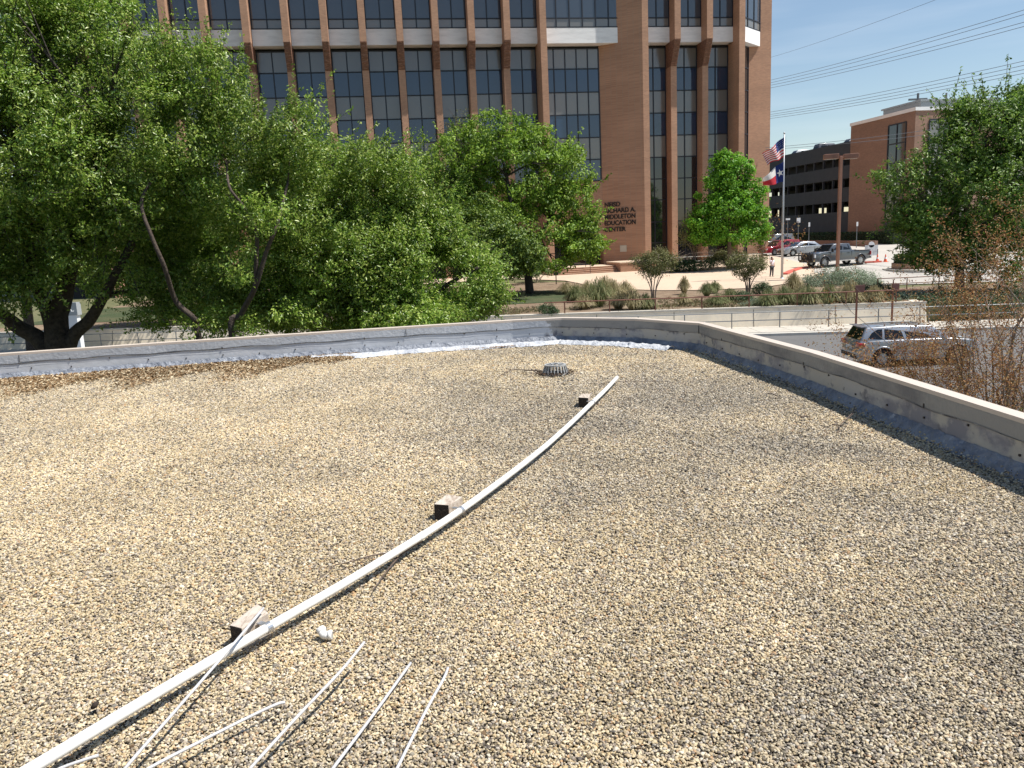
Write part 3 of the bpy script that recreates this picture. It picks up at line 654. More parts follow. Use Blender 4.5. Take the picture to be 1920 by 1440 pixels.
# smooth the path
def catmull(P_, n=6):
    out = []; P_ = [Vector(p) for p in P_]
    for i in range(len(P_)-1):
        p0 = P_[max(i-1,0)]; p1 = P_[i]; p2 = P_[i+1]; p3 = P_[min(i+2,len(P_)-1)]
        for k in range(n):
            t = k/n; out.append(.5*((2*p1)+(-p0+p2)*t+(2*p0-5*p1+4*p2-p3)*t*t+(-p0+3*p1-3*p2+p3)*t**3))
    out.append(P_[-1]); return out
cpp = catmull(rel(pp, e)); MB().tube(cpp, .0195, 16).build('pipe_run', m_pvc, e, True)
def along(px, py):
    q = Zp(px, py, RZ+.062) - Vector(e.location); i = min(range(1,len(cpp)-1), key=lambda k: (cpp[k]-q).length); d = (cpp[i+1]-cpp[i-1]).normalized(); t = (q-cpp[i]).dot(d); return cpp[i]+d*t, d
for px, py in ((790,1006),):
    c0, d0 = along(px, py); MB().tube([c0-d0*.022, c0-d0*.02, c0+d0*.02, c0+d0*.022], [.0195,.0215,.0215,.0195], 16).build('coupling', m_pvc, e, True)
for px, py in ((502,1177),(862,957),(1110,755)):
    c0, d0 = along(px, py); side = Vector((-d0.y, d0.x, 0)).normalized()
    st_ = MB().tube([c0-d0*.012, c0+d0*.012], .023, 16)
    st_.box(tuple(c0+side*.035+Vector((0,0,.012))), (.03,.024,.004), math.atan2(d0.y,d0.x)+math.pi/2); st_.build('strap', m_galv, e)
for i, (cs, lab) in enumerate(((((1084,745),(1103,746),(1107,738),(1090,738)), 'small wooden block beside the far end of the white pipe, nearest the drain'),
           (((813,945),(841,947),(867,931),(838,926)), 'wooden block with a split end beside the middle of the white pipe'),
           (((430,1172),(453,1178),(503,1148),(482,1131)), 'weathered wooden block under the thin rod, nearest the camera'))):
    h = .088; q = [Zp(*c_, RZ+h) for c_ in cs]
    mb = MB(); mb.prism([(v.x,v.y) for v in q], RZ-.02, RZ+h)
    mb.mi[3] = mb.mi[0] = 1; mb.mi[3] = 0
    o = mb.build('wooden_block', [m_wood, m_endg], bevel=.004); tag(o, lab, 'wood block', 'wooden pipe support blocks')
def rod(pxs, hs, lab, ends=None):
    P_ = [Zp(x, y, RZ+h) for (x, y), h in zip(pxs, hs)]
    o = MB().tube(catmull(P_, 5), .0052, 8).build('thin_rod', m_rod, None, True); tag(o, lab, 'rod', 'thin pale rods at the near edge of the roof')
rod([(190,1500),(235,1440),(340,1320),(440,1205),(494,1140)], [.10,.10,.10,.108,.115], 'thin pale rod leaning over the white pipe and nearest wooden block')
rod([(200,1490),(280,1440),(400,1378),(480,1338),(520,1320),(534,1317)], [.05,.05,.05,.05,.045,.04], 'thin pale rod with a slightly bent tip, below the nearest block')
rod([(410,1510),(470,1440),(560,1341),(640,1257),(683,1204)], [.05,.06,.08,.1,.12], 'raised thin pale rod casting a clear offset shadow, below the elbow fitting')
rod([(570,1520),(625,1440),(700,1340),(770,1243)], [.02,.02,.02,.025], 'thin pale rod lying on the gravel, second from the right')
rod([(700,1530),(745,1440),(800,1330),(832,1272),(840,1252)], [.018,.018,.018,.02,.018], 'thin pale rod lying on the gravel, rightmost of all')
rod([(60,1470),(115,1440),(185,1416)], [.03,.03,.035], 'short thin pale rod end in the bottom left corner')
# elbow fitting
q = Zp(612, 1198, RZ); e = empty('elbow_fitting', tuple(q), 0, 'small white plastic pipe elbow lying on the gravel', 'pipe fitting'); e.scale = (.82,.82,.82)
path = [(-.024,.016,.036),(-.018,.008,.026),(-.008,.0,.021),(.004,-.003,.021),(.018,-.003,.022)]
MB().tube(path, [.019,.020,.0205,.020,.0195], 16).build('elbow_body', m_pvc, e, True)
MB().tube([(-.034,.026,.045),(-.033,.025,.044),(-.022,.014,.034),(-.021,.013,.033)], [.018,.0225,.0225,.02], 16).build('socket', m_pvc, e, True)
mb = MB().tube([(.012,-.003,.022),(.013,-.003,.022),(.030,-.003,.023),(.031,-.003,.023)], [.02,.0235,.0235,.019], 16); mb.build('socket', m_pvc, e, True)
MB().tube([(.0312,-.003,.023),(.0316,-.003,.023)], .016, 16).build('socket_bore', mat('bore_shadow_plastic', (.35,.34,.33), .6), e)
# roof drain strainer
q = Zp(1043, 704, RZ); q.y += .12; e = empty('roof_drain', tuple(q), 0, 'grey domed roof drain strainer with slotted sides', 'drain')
m_dr = mat('drain_metal', (.36,.365,.36), .55, noise=(20,(.38,.38,.37),.45,.7))
def ring(r0, r1, z0, z1, n=36):
    mb = MB(); vs = []; 
    for k in range(n):
        t = 2*math.pi*k/n
        for r_, z_ in ((r0,z0),(r1,z0),(r1,z1),(r0,z1)): vs.append((r_*math.cos(t), r_*math.sin(t), z_))
    fs_ = []
    for k in range(n):
        a = 4*k; b2 = 4*((k+1)%n)
        for j in range(4): fs_.append((a+j, a+(j+1)%4, b2+(j+1)%4, b2+j))
    return mb.add(vs, fs_)
ring(.13,.158,.0,.012).build('base_ring', m_dr, e)
ring(.102,.125,.098,.112).build('top_ring', m_dr, e)
ring(.035,.05,.112,.12).build('centre_ring', m_dr, e)
for k in range(22):
    t = 2*math.pi*k/22; p0 = Vector((.148*math.cos(t), .148*math.sin(t), .01)); p1 = Vector((.118*math.cos(t), .118*math.sin(t), .104))
    rm = (p1-p0).to_track_quat('Z','X').to_matrix() if False else Matrix.Rotation(t,3,'Z') @ Matrix.Rotation(-math.atan2(.03,.094),3,'Y')
    MB().box(tuple((p0+p1)/2), (.012,.011,.10), rot=rm).build('bar', m_dr, e)
for k in range(9):
    t = 2*math.pi*k/9; MB().box((.075*math.cos(t), .075*math.sin(t), .109), (.06,.014,.01), t).build('spoke', m_dr, e)
MB().tube([(0,0,-.01),(0,0,.004)], .13, 24).build('sump', mat('sump_dark', (.012,.01,.01), .9), e)

# leaf litter and twigs
def cards(name, P_, L_, W_, m, parent=None, up=.5, nrm=None, bend=.25, seed=1):
    """N diamond leaves as one mesh. P_ (N,3) L_ (N,) length"""
    r_ = np.random.default_rng(seed); N = len(P_)
    if nrm is None:
        nrm = r_.normal(0,1,(N,3)); nrm[:,2] = np.abs(nrm[:,2]) + up
    nrm = nrm/np.linalg.norm(nrm,axis=1,keepdims=True)
    a = r_.normal(0,1,(N,3)); a -= nrm*(a*nrm).sum(1,keepdims=True); a /= np.linalg.norm(a,axis=1,keepdims=True); b_ = np.cross(nrm,a)
    L_ = np.asarray(L_).reshape(-1,1)*np.ones((N,1)); W_ = L_*W_
    v0 = P_-a*L_/2; v2 = P_+a*L_/2 - nrm*L_*bend*.4; v1 = P_+b_*W_/2+nrm*W_*bend; v3 = P_-b_*W_/2+nrm*W_*bend
    V = np.stack([v0,v1,v2,v3],1).reshape(-1,3)
    me = bpy.data.meshes.new(name); me.vertices.add(4*N); me.vertices.foreach_set('co', V.astype(np.float32).ravel())
    idx = np.arange(4*N).reshape(N,4); tri = np.stack([idx[:,[0,1,2]], idx[:,[0,2,3]]],1).reshape(-1)
    me.loops.add(6*N); me.loops.foreach_set('vertex_index', tri.astype(np.int32)); me.polygons.add(2*N)
    me.polygons.foreach_set('loop_start', np.arange(0,6*N,3,dtype=np.int32)); me.polygons.foreach_set('loop_total', np.full(2*N,3,np.int32))
    me.update(calc_edges=True); me.materials.append(m)
    o = bpy.data.objects.new(name, me); COL.objects.link(o)
    if parent is not None: o.parent = parent
    return o
m_litter = leafmat('dry_leaf', (.15,.085,.04), (.33,.215,.11), (.60,.52,.36), .7, .3, .05)
N = 26000; X = rng.uniform(-8.6,-2.2,N); dd = np.abs(rng.normal(0,.20,N)); w_ = np.interp(X,[-8.6,-7,-5,-3.4,-2.6,-2.2],[1.5,1.6,1.9,1.8,1.2,.2]); Y = y_limit(X)-.13-dd*w_*(1+.5*np.sin(X*5))*1.25
Z = RZ+.012+rng.uniform(0,.04,N)*np.exp(-dd*5)
o = cards('leaf_litter', np.stack([X,Y,Z],1), rng.uniform(.025,.055,N), .5, m_litter, up=2.0, seed=4); o['kind'] = 'stuff'
N = 900; X = rng.uniform(-1.0,.35,N); Y = y_limit(X)-.30-np.abs(rng.normal(0,.035,N)); keep = rng.random(N) < np.exp(-((X+.2)/.45)**2)
o = cards('blossom_litter', np.stack([X,Y,np.full(N,RZ+.012)+rng.uniform(0,.012,N)],1)[keep], rng.uniform(.01,.022,N)[keep], .6, leafmat('ochre_litter', (.25,.13,.04), (.36,.20,.07), (.30,.18,.08), .8, .2, 0), up=2, seed=5); o['kind'] = 'stuff'
N = 260; t = rng.uniform(0,6.28,N); rr_ = rng.uniform(.14,.24,N)
dq = Zp(1043,704,RZ); dq.y += .12
o = cards('drain_debris', np.stack([dq.x+rr_*np.cos(t), dq.y+rr_*np.sin(t)*.9, np.full(N,RZ+.01)+rng.uniform(0,.02,N)],1), rng.uniform(.02,.045,N), .4, leafmat('dark_debris', (.03,.02,.015), (.07,.045,.03), (.12,.08,.05), .9, .2, 0), up=1.5, seed=6); o['kind'] = 'stuff'
m_twig = mat('twig', (.10,.07,.055), .9, noise=(30,(.22,.17,.14),.5,.7))
def twig(pxs, r0, lab, h=.020, fork=None):
    r0 *= 1.35
    P_ = catmull([Zp(x,y,RZ+h) + Vector((0,0,random.uniform(0,.012))) for x, y in pxs], 4); mb = MB(); n_ = len(P_)
    mb.tube(P_, [r0*(1-.7*i/(n_-1)) for i in range(n_)], 6)
    for fk in (fork or []):
        Q = catmull([Zp(x,y,RZ+h) + Vector((0,0,random.uniform(0,.012))) for x, y in fk], 3); mb.tube(Q, [r0*.5*(1-.6*i/(len(Q)-1)) for i in range(len(Q))], 5)
    o = mb.build('twig', m_twig, None, True); tag(o, lab, 'twig', 'dry twigs on the gravel roof')
twig([(1018,696),(985,694),(960,694),(945,701),(932,707)], .006, 'dry forked twig left of the roof drain', fork=[[(960,694),(950,692)],[(1010,700),(990,703),(975,702)]])
twig([(790,1016),(770,1030),(748,1046),(722,1076),(700,1110)], .005, 'dry twig below the pipe coupling, under the pipe', fork=[[(770,1030),(760,1036),(745,1042)],[(748,1046),(735,1052),(715,1060)]])
twig([(748,1035),(700,1042),(655,1056),(605,1066)], .004, 'long thin twig left of the pipe coupling', fork=[[(700,1042),(665,1062),(620,1074)],[(655,1056),(630,1060)],[(630,1062),(600,1085),(570,1102)]])
twig([(1125,727),(1140,718),(1200,716),(1258,717)], .003, 'thin straight twig right of the far pipe end')
twig([(1575,800),(1590,785),(1600,772),(1606,757)], .0035, 'pale stalk standing at the foot of the right parapet', .03, fork=[[(1585,790),(1600,778),(1612,768)]])
twig([(1560,797),(1580,800),(1598,806)], .004, 'small twig on the gravel near the right parapet', fork=[[(1575,800),(1572,812)],[(1585,802),(1592,792)]])
twig([(1440,738),(1452,742),(1462,747)], .005, 'short stick on the gravel near the chamfered corner of the parapet')
twig([(1502,784),(1510,782),(1519,784)], .007, 'short thick stick piece right of the middle of the roof')
mb = MB().tube([Zp(172,1328,RZ+.02), Zp(178,1322,RZ+.03), Zp(184,1317,RZ+.02)], [.006,.011,.004], 7); o = mb.build('bark_piece', mat('bark_piece_dark', (.03,.02,.015), .9), None, True); tag(o, 'small dark piece of bark left of the white pipe', 'debris')
# ================================================================== TREES AND PLANTS
def crown_points(blobs, N, sd, clump=.55, cl_r=.5, shell=.55, per=60, hollow=-9):
    """blobs: (x,y,z,rx,ry,rz). leaves grouped in clumps, most clumps near the surface"""
    r_ = np.random.default_rng(sd); B = np.array(blobs, float); vol = (B[:,3]*B[:,4]*B[:,5])**.75; pr_ = vol/vol.sum()
    NC = max(8, N//per); bi = r_.choice(len(B), NC, p=pr_); d = r_.normal(0,1,(NC,3)); d /= np.linalg.norm(d,axis=1,keepdims=True)
    rad = r_.uniform(shell**3, 1.12, NC)**(1/3)
    C_ = B[bi,:3] + d*rad[:,None]*B[bi,3:6]
    q_ = C_/(cl_r*2.6); ph = r_.uniform(0,6.28,6)          # hollows between the leaf masses
    f_ = np.sin(q_[:,0]*1.3+q_[:,2]*.7+ph[0])+np.sin(q_[:,2]*1.6-q_[:,0]*.5+ph[1])+np.sin(q_[:,1]*1.2+q_[:,2]*.9+ph[2])+.7*np.sin(q_[:,0]*2.9+q_[:,1]*1.7+ph[3])
    kp = f_ > hollow; C_ = C_[kp]; d = d[kp]; NC = len(C_)
    nl = r_.poisson(per, NC); ci = np.repeat(np.arange(NC), nl); n_ = len(ci)
    crd = cl_r*r_.uniform(.6,1.5,NC)
    off = r_.normal(0,1,(n_,3)); off /= np.linalg.norm(off,axis=1,keepdims=True); off *= (r_.random((n_,1))**.45)
    P_ = C_[ci] + off*crd[ci][:,None]*np.array([1,1,.8])
    nr = off*.7 + d[ci]*.5 + r_.normal(0,.55,(n_,3)); nr[:,2] += .45
    return P_, nr, C_
def sprigs(C_, K, sd, ln, leaves=26, cen=None):
    '''leafy shoots standing out of the crown'''
    r_ = np.random.default_rng(sd+77); cen = C_.mean(0) if cen is None else cen; ii = r_.integers(0, len(C_), K); P0 = C_[ii]; d = P0-cen; d /= np.linalg.norm(d,axis=1,keepdims=True)
    d = d*.8 + r_.normal(0,.35,(K,3)); d[:,2] += .55; d /= np.linalg.norm(d,axis=1,keepdims=True); l_ = ln*r_.uniform(.5,1.5,K)
    t = r_.random((K,leaves)); P_ = P0[:,None,:] + d[:,None,:]*(l_[:,None]*t)[...,None] + r_.normal(0,.045,(K,leaves,3))*ln
    return P_.reshape(-1,3), r_.normal(0,1,(K*leaves,3))+np.array([0,0,.5]), [(P0[k], P0[k]+d[k]*l_[k]) for k in range(K)]
def limb(mb, pts_, r0, r1, n=8, wob=.0):
    Q = catmull(pts_, 5); k = len(Q)
    if wob: Q = [q + Vector((random.uniform(-wob,wob), random.uniform(-wob,wob), 0))*(0<i<k-1) for i, q in enumerate(Q)]
    mb.tube(Q, [r0+(r1-r0)*i/(k-1) for i in range(k)], n)
def tree(name, label, base, blobs, N, leafL, leafW, lm, bm_, trunks, sd, cl_r=.5, per=60, shell=.55, limbs=14, group=None, limb_r=.05, minz=None, maxlimb=99, nsprig=0, sprig=.7, hollow=-9):
    e_ = empty(name, tuple(base), 0, label, 'tree', group)
    P_, nr, C_ = crown_points(blobs, N, sd, cl_r=cl_r, per=per, shell=shell, hollow=hollow)
    if minz is not None:
        k = P_[:,2] > minz; P_ = P_[k]; nr = nr[k]
    b_ = np.array(base); r_ = np.random.default_rng(sd+9); spl = []
    if nsprig: Ps, ns, spl = sprigs(C_, nsprig, sd, sprig, max(14, int(per*.45))); P_ = np.concatenate([P_, Ps]); nr = np.concatenate([nr, ns])
    cards('crown', P_-b_, r_.uniform(.65,1.25,len(P_))*leafL, leafW, lm, e_, nrm=nr, seed=sd)
    mb = MB(); nodes = []
    for a_, c_ in spl: mb.tube([Vector(a_-b_), Vector(c_-b_)], [limb_r*.2, limb_r*.08], 4, cap=False)
    for (pl_, r0, r1) in trunks:
        pl_ = [Vector(p)-Vector(base) for p in pl_]; limb(mb, pl_, r0, r1, 10, .0); Q = catmull(pl_, 4); nodes += [(q, r0+(r1-r0)*i/(len(Q)-1)) for i, q in enumerate(Q)][len(Q)//3:]
    rs_ = random.Random(sd); idx = [rs_.randrange(len(C_)) for _ in range(limbs)]
    for i in idx:
        c0 = Vector(C_[i]-b_); cand = sorted(nodes, key=lambda nd: (nd[0]-c0).length + max(0, nd[0].z-c0.z)*2)[:3]; nd = rs_.choice(cand)
        if (nd[0]-c0).length > maxlimb: continue
        mid = nd[0].lerp(c0, .5) + Vector((rs_.uniform(-.3,.3), rs_.uniform(-.3,.3), rs_.uniform(-.1,.4)))*min(1,(c0-nd[0]).length/4)
        limb(mb, [nd[0], mid, c0], min(nd[1]*.7, limb_r), limb_r*.15, 6)
        for _ in range(2):
            c2 = c0 + Vector((rs_.gauss(0,.6), rs_.gauss(0,.6), rs_.gauss(.1,.5)))*cl_r*1.6; limb(mb, [mid, mid.lerp(c2,.5)+Vector((0,0,.08)), c2], limb_r*.35, limb_r*.1, 5)
    mb.build('trunk', bm_, e_, True)
    return e_
oakL = leafmat('oak_leaf', (.075,.16,.018), (.20,.325,.036), (.42,.50,.12), .36, .6, .42)
oakL2 = leafmat('oak_leaf_fresh', (.085,.175,.02), (.225,.355,.042), (.45,.53,.13), .36, .6, .42)
def blob(px, py, Y, rpx, ry=None, rz=None, rd=None):
    P_ = Yp(px, py, Y); s_ = Y/F*1.02; rx = rpx*s_; return (P_.x, P_.y, P_.z, rx, (rd if rd else rx*.85), (rz*s_ if rz else rx*.9))
# 1 big dark oak at far left
Yo = 15.5
tb = Yp(110, 650, Yo); base = (tb.x, Yo, 0)
bl = [blob(-60,40,15.5,190), blob(90,110,15,150), blob(210,170,14.8,120), blob(40,260,14.2,170), blob(190,330,14.2,130), blob(-70,330,14.5,170), blob(60,440,14.8,130,rz=75), blob(240,430,15.6,95,rz=80), blob(160,60,16,95), blob(255,110,16,60), blob(-80,-150,16,210), blob(-40,60,14.6,150), blob(110,-120,16.5,150), blob(-30,470,15,120,rz=80), blob(320,510,16.6,70,rz=50), blob(60,500,14.2,100,rz=50), blob(0,540,14.2,90,rz=50), blob(60,330,16.5,160), blob(-120,520,14.5,120,rz=60), blob(215,520,14.6,60,rz=45)]
tr = [([ (tb.x,Yo,0), Yp(108,640,Yo), Yp(118,560,Yo), Yp(150,430,15.2), Yp(200,250,15)], .30, .06),
      ([ (tb.x,Yo,1.5), Yp(90,660,Yo), Yp(30,610,15.3), Yp(-20,560,15), Yp(-60,420,15)], .22, .07),
      ([ (tb.x,Yo,2.0), Yp(130,650,Yo), Yp(168,600,15.4), Yp(195,555,15.2), Yp(240,470,15), Yp(290,380,15)], .16, .05),
      ([ (tb.x,Yo,2.6), Yp(95,600,15.5), Yp(60,500,15.3), Yp(50,300,15)], .2, .05)]
tree('oak_tree', 'large dark live oak with thick black trunks at the far left edge', base, bl, 215000, .072, .45, oakL, m_bark, tr, 11, cl_r=.25, per=70, limbs=60, shell=.72, limb_r=.05, nsprig=2400, sprig=.5, hollow=-2.0)
m_bark3 = mat('bark_dark_brown', (.095,.07,.055), .95, noise=(12,(.05,.038,.03),.4,.65), bump=(30,1,.02))
# 2 oak with two bare limbs
Y2 = 14.0
b2 = Yp(370, 650, Y2); base = (b2.x+.3, Y2+.3, 0)
bl = [blob(390,170,14.5,75), blob(330,250,14.2,100), blob(470,250,14.4,80), blob(540,270,14.3,60), blob(430,330,15,120), blob(560,380,15,90), blob(310,370,15.2,90), blob(640,340,15.3,70), blob(480,480,15.8,120,rz=80), blob(620,470,15.5,95,rz=80), blob(690,310,15.8,40), blob(740,320,16,50), blob(540,560,16,110,rz=45), blob(400,110,14.3,34), blob(370,540,15.6,80,rz=50),blob(560,215,14.4,28),blob(330,120,14.6,50),blob(400,450,16.6,130,rz=110),blob(300,440,16.4,90,rz=90),blob(540,420,16.4,110,rz=110),blob(450,560,17,150,rz=50),blob(420,600,14.6,60,rz=26),blob(520,600,14.6,70,rz=28),blob(300,590,15.2,45,rz=26),blob(455,500,13.1,34,rz=26),blob(330,470,13.2,36,rz=30),blob(505,400,13.2,40,rz=34)]
tr = [([base, Yp(374,640,Y2+.1), Yp(366,600,Y2), Yp(330,565,Y2), Yp(308,500,13.6), Yp(285,445,13.5), Yp(265,380,13.6), Yp(290,330,14.2)], .065, .022),
      ([(base[0]+.5,Y2+.4,0), Yp(436,640,Y2), Yp(452,590,Y2), Yp(478,540,13.7), Yp(500,470,13.6), Yp(520,420,13.6), Yp(540,340,14.2)], .07, .02),
      ([Yp(478,540,13.7), Yp(481,480,13.6), Yp(480,430,13.5), Yp(455,385,13.5), Yp(430,350,13.5), Yp(425,300,14.2)], .042, .016)]
tree('oak_tree', 'live oak with slender bare crooked limbs, between the dark oak and the low oak', base, bl, 165000, .068, .45, oakL2, m_bark3, tr, 12, cl_r=.22, per=64, limbs=40, shell=.7, limb_r=.022, maxlimb=.9, nsprig=2000, sprig=.55, hollow=-1.6)
# 3 low oak reaching right
Y3 = 17
b3 = Yp(700, 620, Y3); base = (b3.x, Y3, 0)
bl = [blob(690,380,16.6,85), blob(760,400,17,60), blob(620,440,16.4,70), blob(780,480,16.8,90), blob(690,500,16.2,110), blob(860,520,17,70), blob(830,570,17,80,rz=42), blob(900,550,17.2,48,rz=40), blob(620,560,16.4,95,rz=60), blob(740,570,16.4,95,rz=52), blob(560,590,16.4,70,rz=35), blob(720,330,17,32), blob(800,430,17,55), blob(760,600,16,110,rz=28)]
tr = [([base, Yp(700,600,Y3), Yp(720,520,Y3), Yp(700,400,Y3)], .16, .04), ([(base[0],Y3,1), Yp(760,600,Y3), Yp(830,540,Y3), Yp(900,500,Y3)], .1, .03), ([(base[0],Y3,1), Yp(640,590,16.8), Yp(600,520,16.6)], .1, .03)]
tree('oak_tree', 'low spreading live oak reaching right along the parapet', base, bl, 140000, .075, .45, oakL2, m_bark, tr, 13, cl_r=.23, per=60, limbs=40, shell=.7, limb_r=.03, nsprig=1500, sprig=.5, hollow=-1.7)
# 4 trees in front of the tower
oakF = leafmat('oak_leaf_far', (.075,.155,.018), (.19,.32,.03), (.33,.45,.06), .5, .4, .4)
Y4 = 60
b4 = ghit(985, 528, 1.1); base = (b4.x, 60, terrain(b4.x, 60))
bl = [blob(960,330,60,110,rz=75), blob(870,310,60,75,rz=60), blob(1050,340,60,65,rz=60), blob(930,270,60,60), blob(1000,275,60,45), blob(1078,400,60,48,rz=50), blob(1104,438,59.5,46), blob(940,430,58.5,75,rz=55), blob(1020,470,58.5,70,rz=40), blob(1000,420,60,95,rz=70), blob(900,400,60,90,rz=70), blob(830,340,60,45), blob(1085,460,60,50,rz=35), blob(950,470,60,80,rz=35), blob(1060,300,60,32), blob(985,250,60,22), blob(895,440,59,60)]
tr = [([base, Yp(985,480,Y4), Yp(965,420,Y4), Yp(950,330,Y4)], .35, .12), ([Yp(985,480,Y4), Yp(1020,430,Y4), Yp(1060,360,Y4)], .2, .06), ([Yp(985,480,Y4), Yp(930,420,Y4), Yp(880,350,Y4)], .2, .06)]
tree('oak_tree', 'rounded live oak in front of the tower entrance', base, bl, 60000, .26, .5, oakF, m_bark, tr, 14, cl_r=.62, per=60, limbs=30, shell=.68, limb_r=.12, nsprig=300, sprig=1.3, hollow=-1.6)
base = (Yp(930,520,54).x, 54, terrain(-1,54))
bl = [blob(905,440,54,60,rz=45), blob(870,470,54,60,rz=45), blob(960,465,54,48,rz=38), blob(985,480,54,36,rz=26), blob(830,440,55,50), blob(930,500,54,60,rz=22), blob(900,400,55,36)]
tr = [([base, Yp(930,490,54), Yp(905,440,54)], .2, .06)]
tree('oak_tree', 'smaller dark live oak in front of the rounded one, just beyond the low oak', base, bl, 26000, .22, .5, leafmat('oak_leaf_dark', (.05,.105,.015), (.12,.20,.025), (.22,.29,.04), .5, .4, .3), m_bark, tr, 15, cl_r=.6, per=55, limbs=14, shell=.6, limb_r=.08)
base = (Yp(880,510,68).x, 68, terrain(0,68))
bl = [blob(880,250,68,38,rz=32), blob(860,275,68,42), blob(905,280,68,42), blob(850,330,68,55,rz=60), blob(800,330,68,30)]
tr = [([base, Yp(880,400,68), Yp(880,260,68)], .25, .05)]
tree('thin_tree', 'thin olive topped tree rising behind the rounded oak', base, bl, 9000, .2, .4, leafmat('olive_leaf', (.07,.09,.03), (.12,.14,.05), (.20,.20,.09), .6, .4, .2), m_bark2, tr, 16, cl_r=.9, per=40, limbs=40, shell=.3, limb_r=.07)
for k, (px, Y, lab) in enumerate(((40,44,'dark oak far left seen behind the black trunks'),(300,48,'dark oak behind the two bare crooked limbs, on the lawn'),(620,50,'dark oak on the lawn left of the smaller dark one'))):
    base = (Yp(px,540,Y).x, Y, terrain(-10,Y)); bl = [blob(px,400,Y,110,rz=90), blob(px-70,440,Y,70,rz=60), blob(px+70,430,Y,80,rz=70), blob(px,330,Y,80,rz=70), blob(px+30,500,Y,110,rz=40), blob(px-60,500,Y,90,rz=40)]
    tree('oak_tree', lab, base, bl, 17000, .28, .5, leafmat('oak_leaf_dark', (.05,.105,.015), (.12,.20,.025), (.22,.29,.04), .5, .4, .3), m_bark, [([base, Yp(px,470,Y), Yp(px,380,Y)], .3, .1)], 140+k, cl_r=.9, per=50, limbs=12, shell=.5, limb_r=.1)
# 5 bright red oak by the tower
Y5 = 75
base = (Yp(1368,480,Y5).x, Y5, terrain(Yp(1368,480,Y5).x, Y5))
bl = [blob(1370,335,Y5,34,rz=44), blob(1348,310,Y5,16,rz=20), blob(1395,318,Y5,18,rz=22), blob(1340,360,Y5,30,rz=30), blob(1402,365,Y5,30,rz=30), blob(1370,390,Y5,55,rz=34), blob(1330,415,Y5,40,rz=32), blob(1408,418,Y5,34,rz=34), blob(1370,435,Y5,54,rz=26), blob(1360,298,Y5,10,rz=16), blob(1428,440,Y5,14,rz=16), blob(1322,435,Y5,30,rz=24)]
tr = [([base, Yp(1368,440,Y5), Yp(1372,360,Y5), Yp(1370,300,Y5)], .22, .04)]
tree('maple_tree', 'bright green pyramidal tree in front of the tall right bays', base, bl, 30000, .26, .62, leafmat('bright_leaf', (.07,.20,.015), (.15,.36,.025), (.27,.50,.045), .5, .4, .42), m_bark2, tr, 17, cl_r=.5, per=40, limbs=40, shell=.5, limb_r=.06)
# 6 tree at right
Y6 = 44
base = (Yp(1800,540,Y6).x, Y6, max(0, terrain(Yp(1800,540,Y6).x, Y6)))
bl = [blob(1850,250,Y6,80,rz=70), blob(1900,210,Y6,45,rz=45), blob(1800,215,Y6,36,rz=36), blob(1780,300,Y6,62,rz=55), blob(1690,335,Y6,50,rz=28), blob(1730,400,Y6,62,rz=50), blob(1840,370,Y6,110,rz=80), blob(1930,320,Y6,90,rz=90), blob(1760,450,Y6,70,rz=45), blob(1880,470,Y6,90,rz=60), blob(1700,410,Y6,40,rz=30), blob(1905,175,Y6,18,rz=22), blob(1800,185,Y6,14,rz=16), blob(1760,470,Y6,50,rz=38), blob(1835,215,Y6,26)]
tr = [([base, Yp(1800,500,Y6), Yp(1810,400,Y6), Yp(1850,260,Y6)], .3, .06), ([Yp(1800,480,Y6), Yp(1760,400,Y6), Yp(1700,350,Y6)], .14, .04), ([Yp(1805,460,Y6), Yp(1880,380,Y6), Yp(1920,280,Y6)], .16, .04)]
tree('oak_tree', 'broad loose green tree at the right edge, in front of the garage stair tower', base, bl, 62000, .20, .45, leafmat('right_leaf', (.055,.12,.018), (.14,.25,.034), (.26,.37,.06), .45, .5, .4), m_bark2, tr, 18, cl_r=.5, per=50, limbs=60, shell=.4, limb_r=.08, nsprig=350, sprig=1.3)
# small multi stem trees by the plaza
def small_tree(pxb, pyb, Y, blobs, label, N, lm, name='crape_myrtle', sd=30, leaf=.10, stems=6, cl=.3, spread=.5, top=None):
    bx = Yp(pxb, pyb, Y); bz = terrain(bx.x, Y); base_ = (bx.x, Y, bz)
    bls = [blob(*q) for q in blobs]; cx = np.mean([q[0] for q in bls]); cz = np.mean([q[2] for q in bls]); rx = max(q[3] for q in bls)
    r_ = random.Random(sd); tr_ = []
    for k in range(stems):
        t = k/(stems-1)*2-1 if stems > 1 else 0
        tr_.append(([(base_[0]+t*.12, Y+r_.uniform(-.1,.1), bz), (base_[0]+t*spread*.4, Y+r_.uniform(-.3,.3), bz+(cz-bz)*.5), (cx+t*rx*.9, Y+r_.uniform(-.5,.5), cz+r_.uniform(-.1,.5))], .045, .012))
    return tree(name, label, base_, bls, N, leaf, .5, lm, m_stem, tr_, sd, cl_r=cl, per=26, shell=.3, limbs=20, limb_r=.02)
m_cm = leafmat('myrtle_leaf', (.09,.10,.035), (.15,.165,.05), (.23,.21,.09), .6, .3, .25)
small_tree(1225, 578, 43.4, [(1230,492,43.4,38,0,20), (1205,490,43.4,20,0,14), (1255,488,43.4,18,0,12), (1222,508,43.4,26,0,12)], 'small multi stemmed tree behind the rust handrail, left of the pair', 5200, m_cm, sd=31)
small_tree(1402, 556, 47, [(1400,496,47,32,0,20), (1375,492,47,18,0,14), (1425,492,47,16,0,14), (1398,512,47,20,0,12)], 'small multi stemmed tree behind the rust handrail, right of the pair', 5200, m_cm, sd=32)
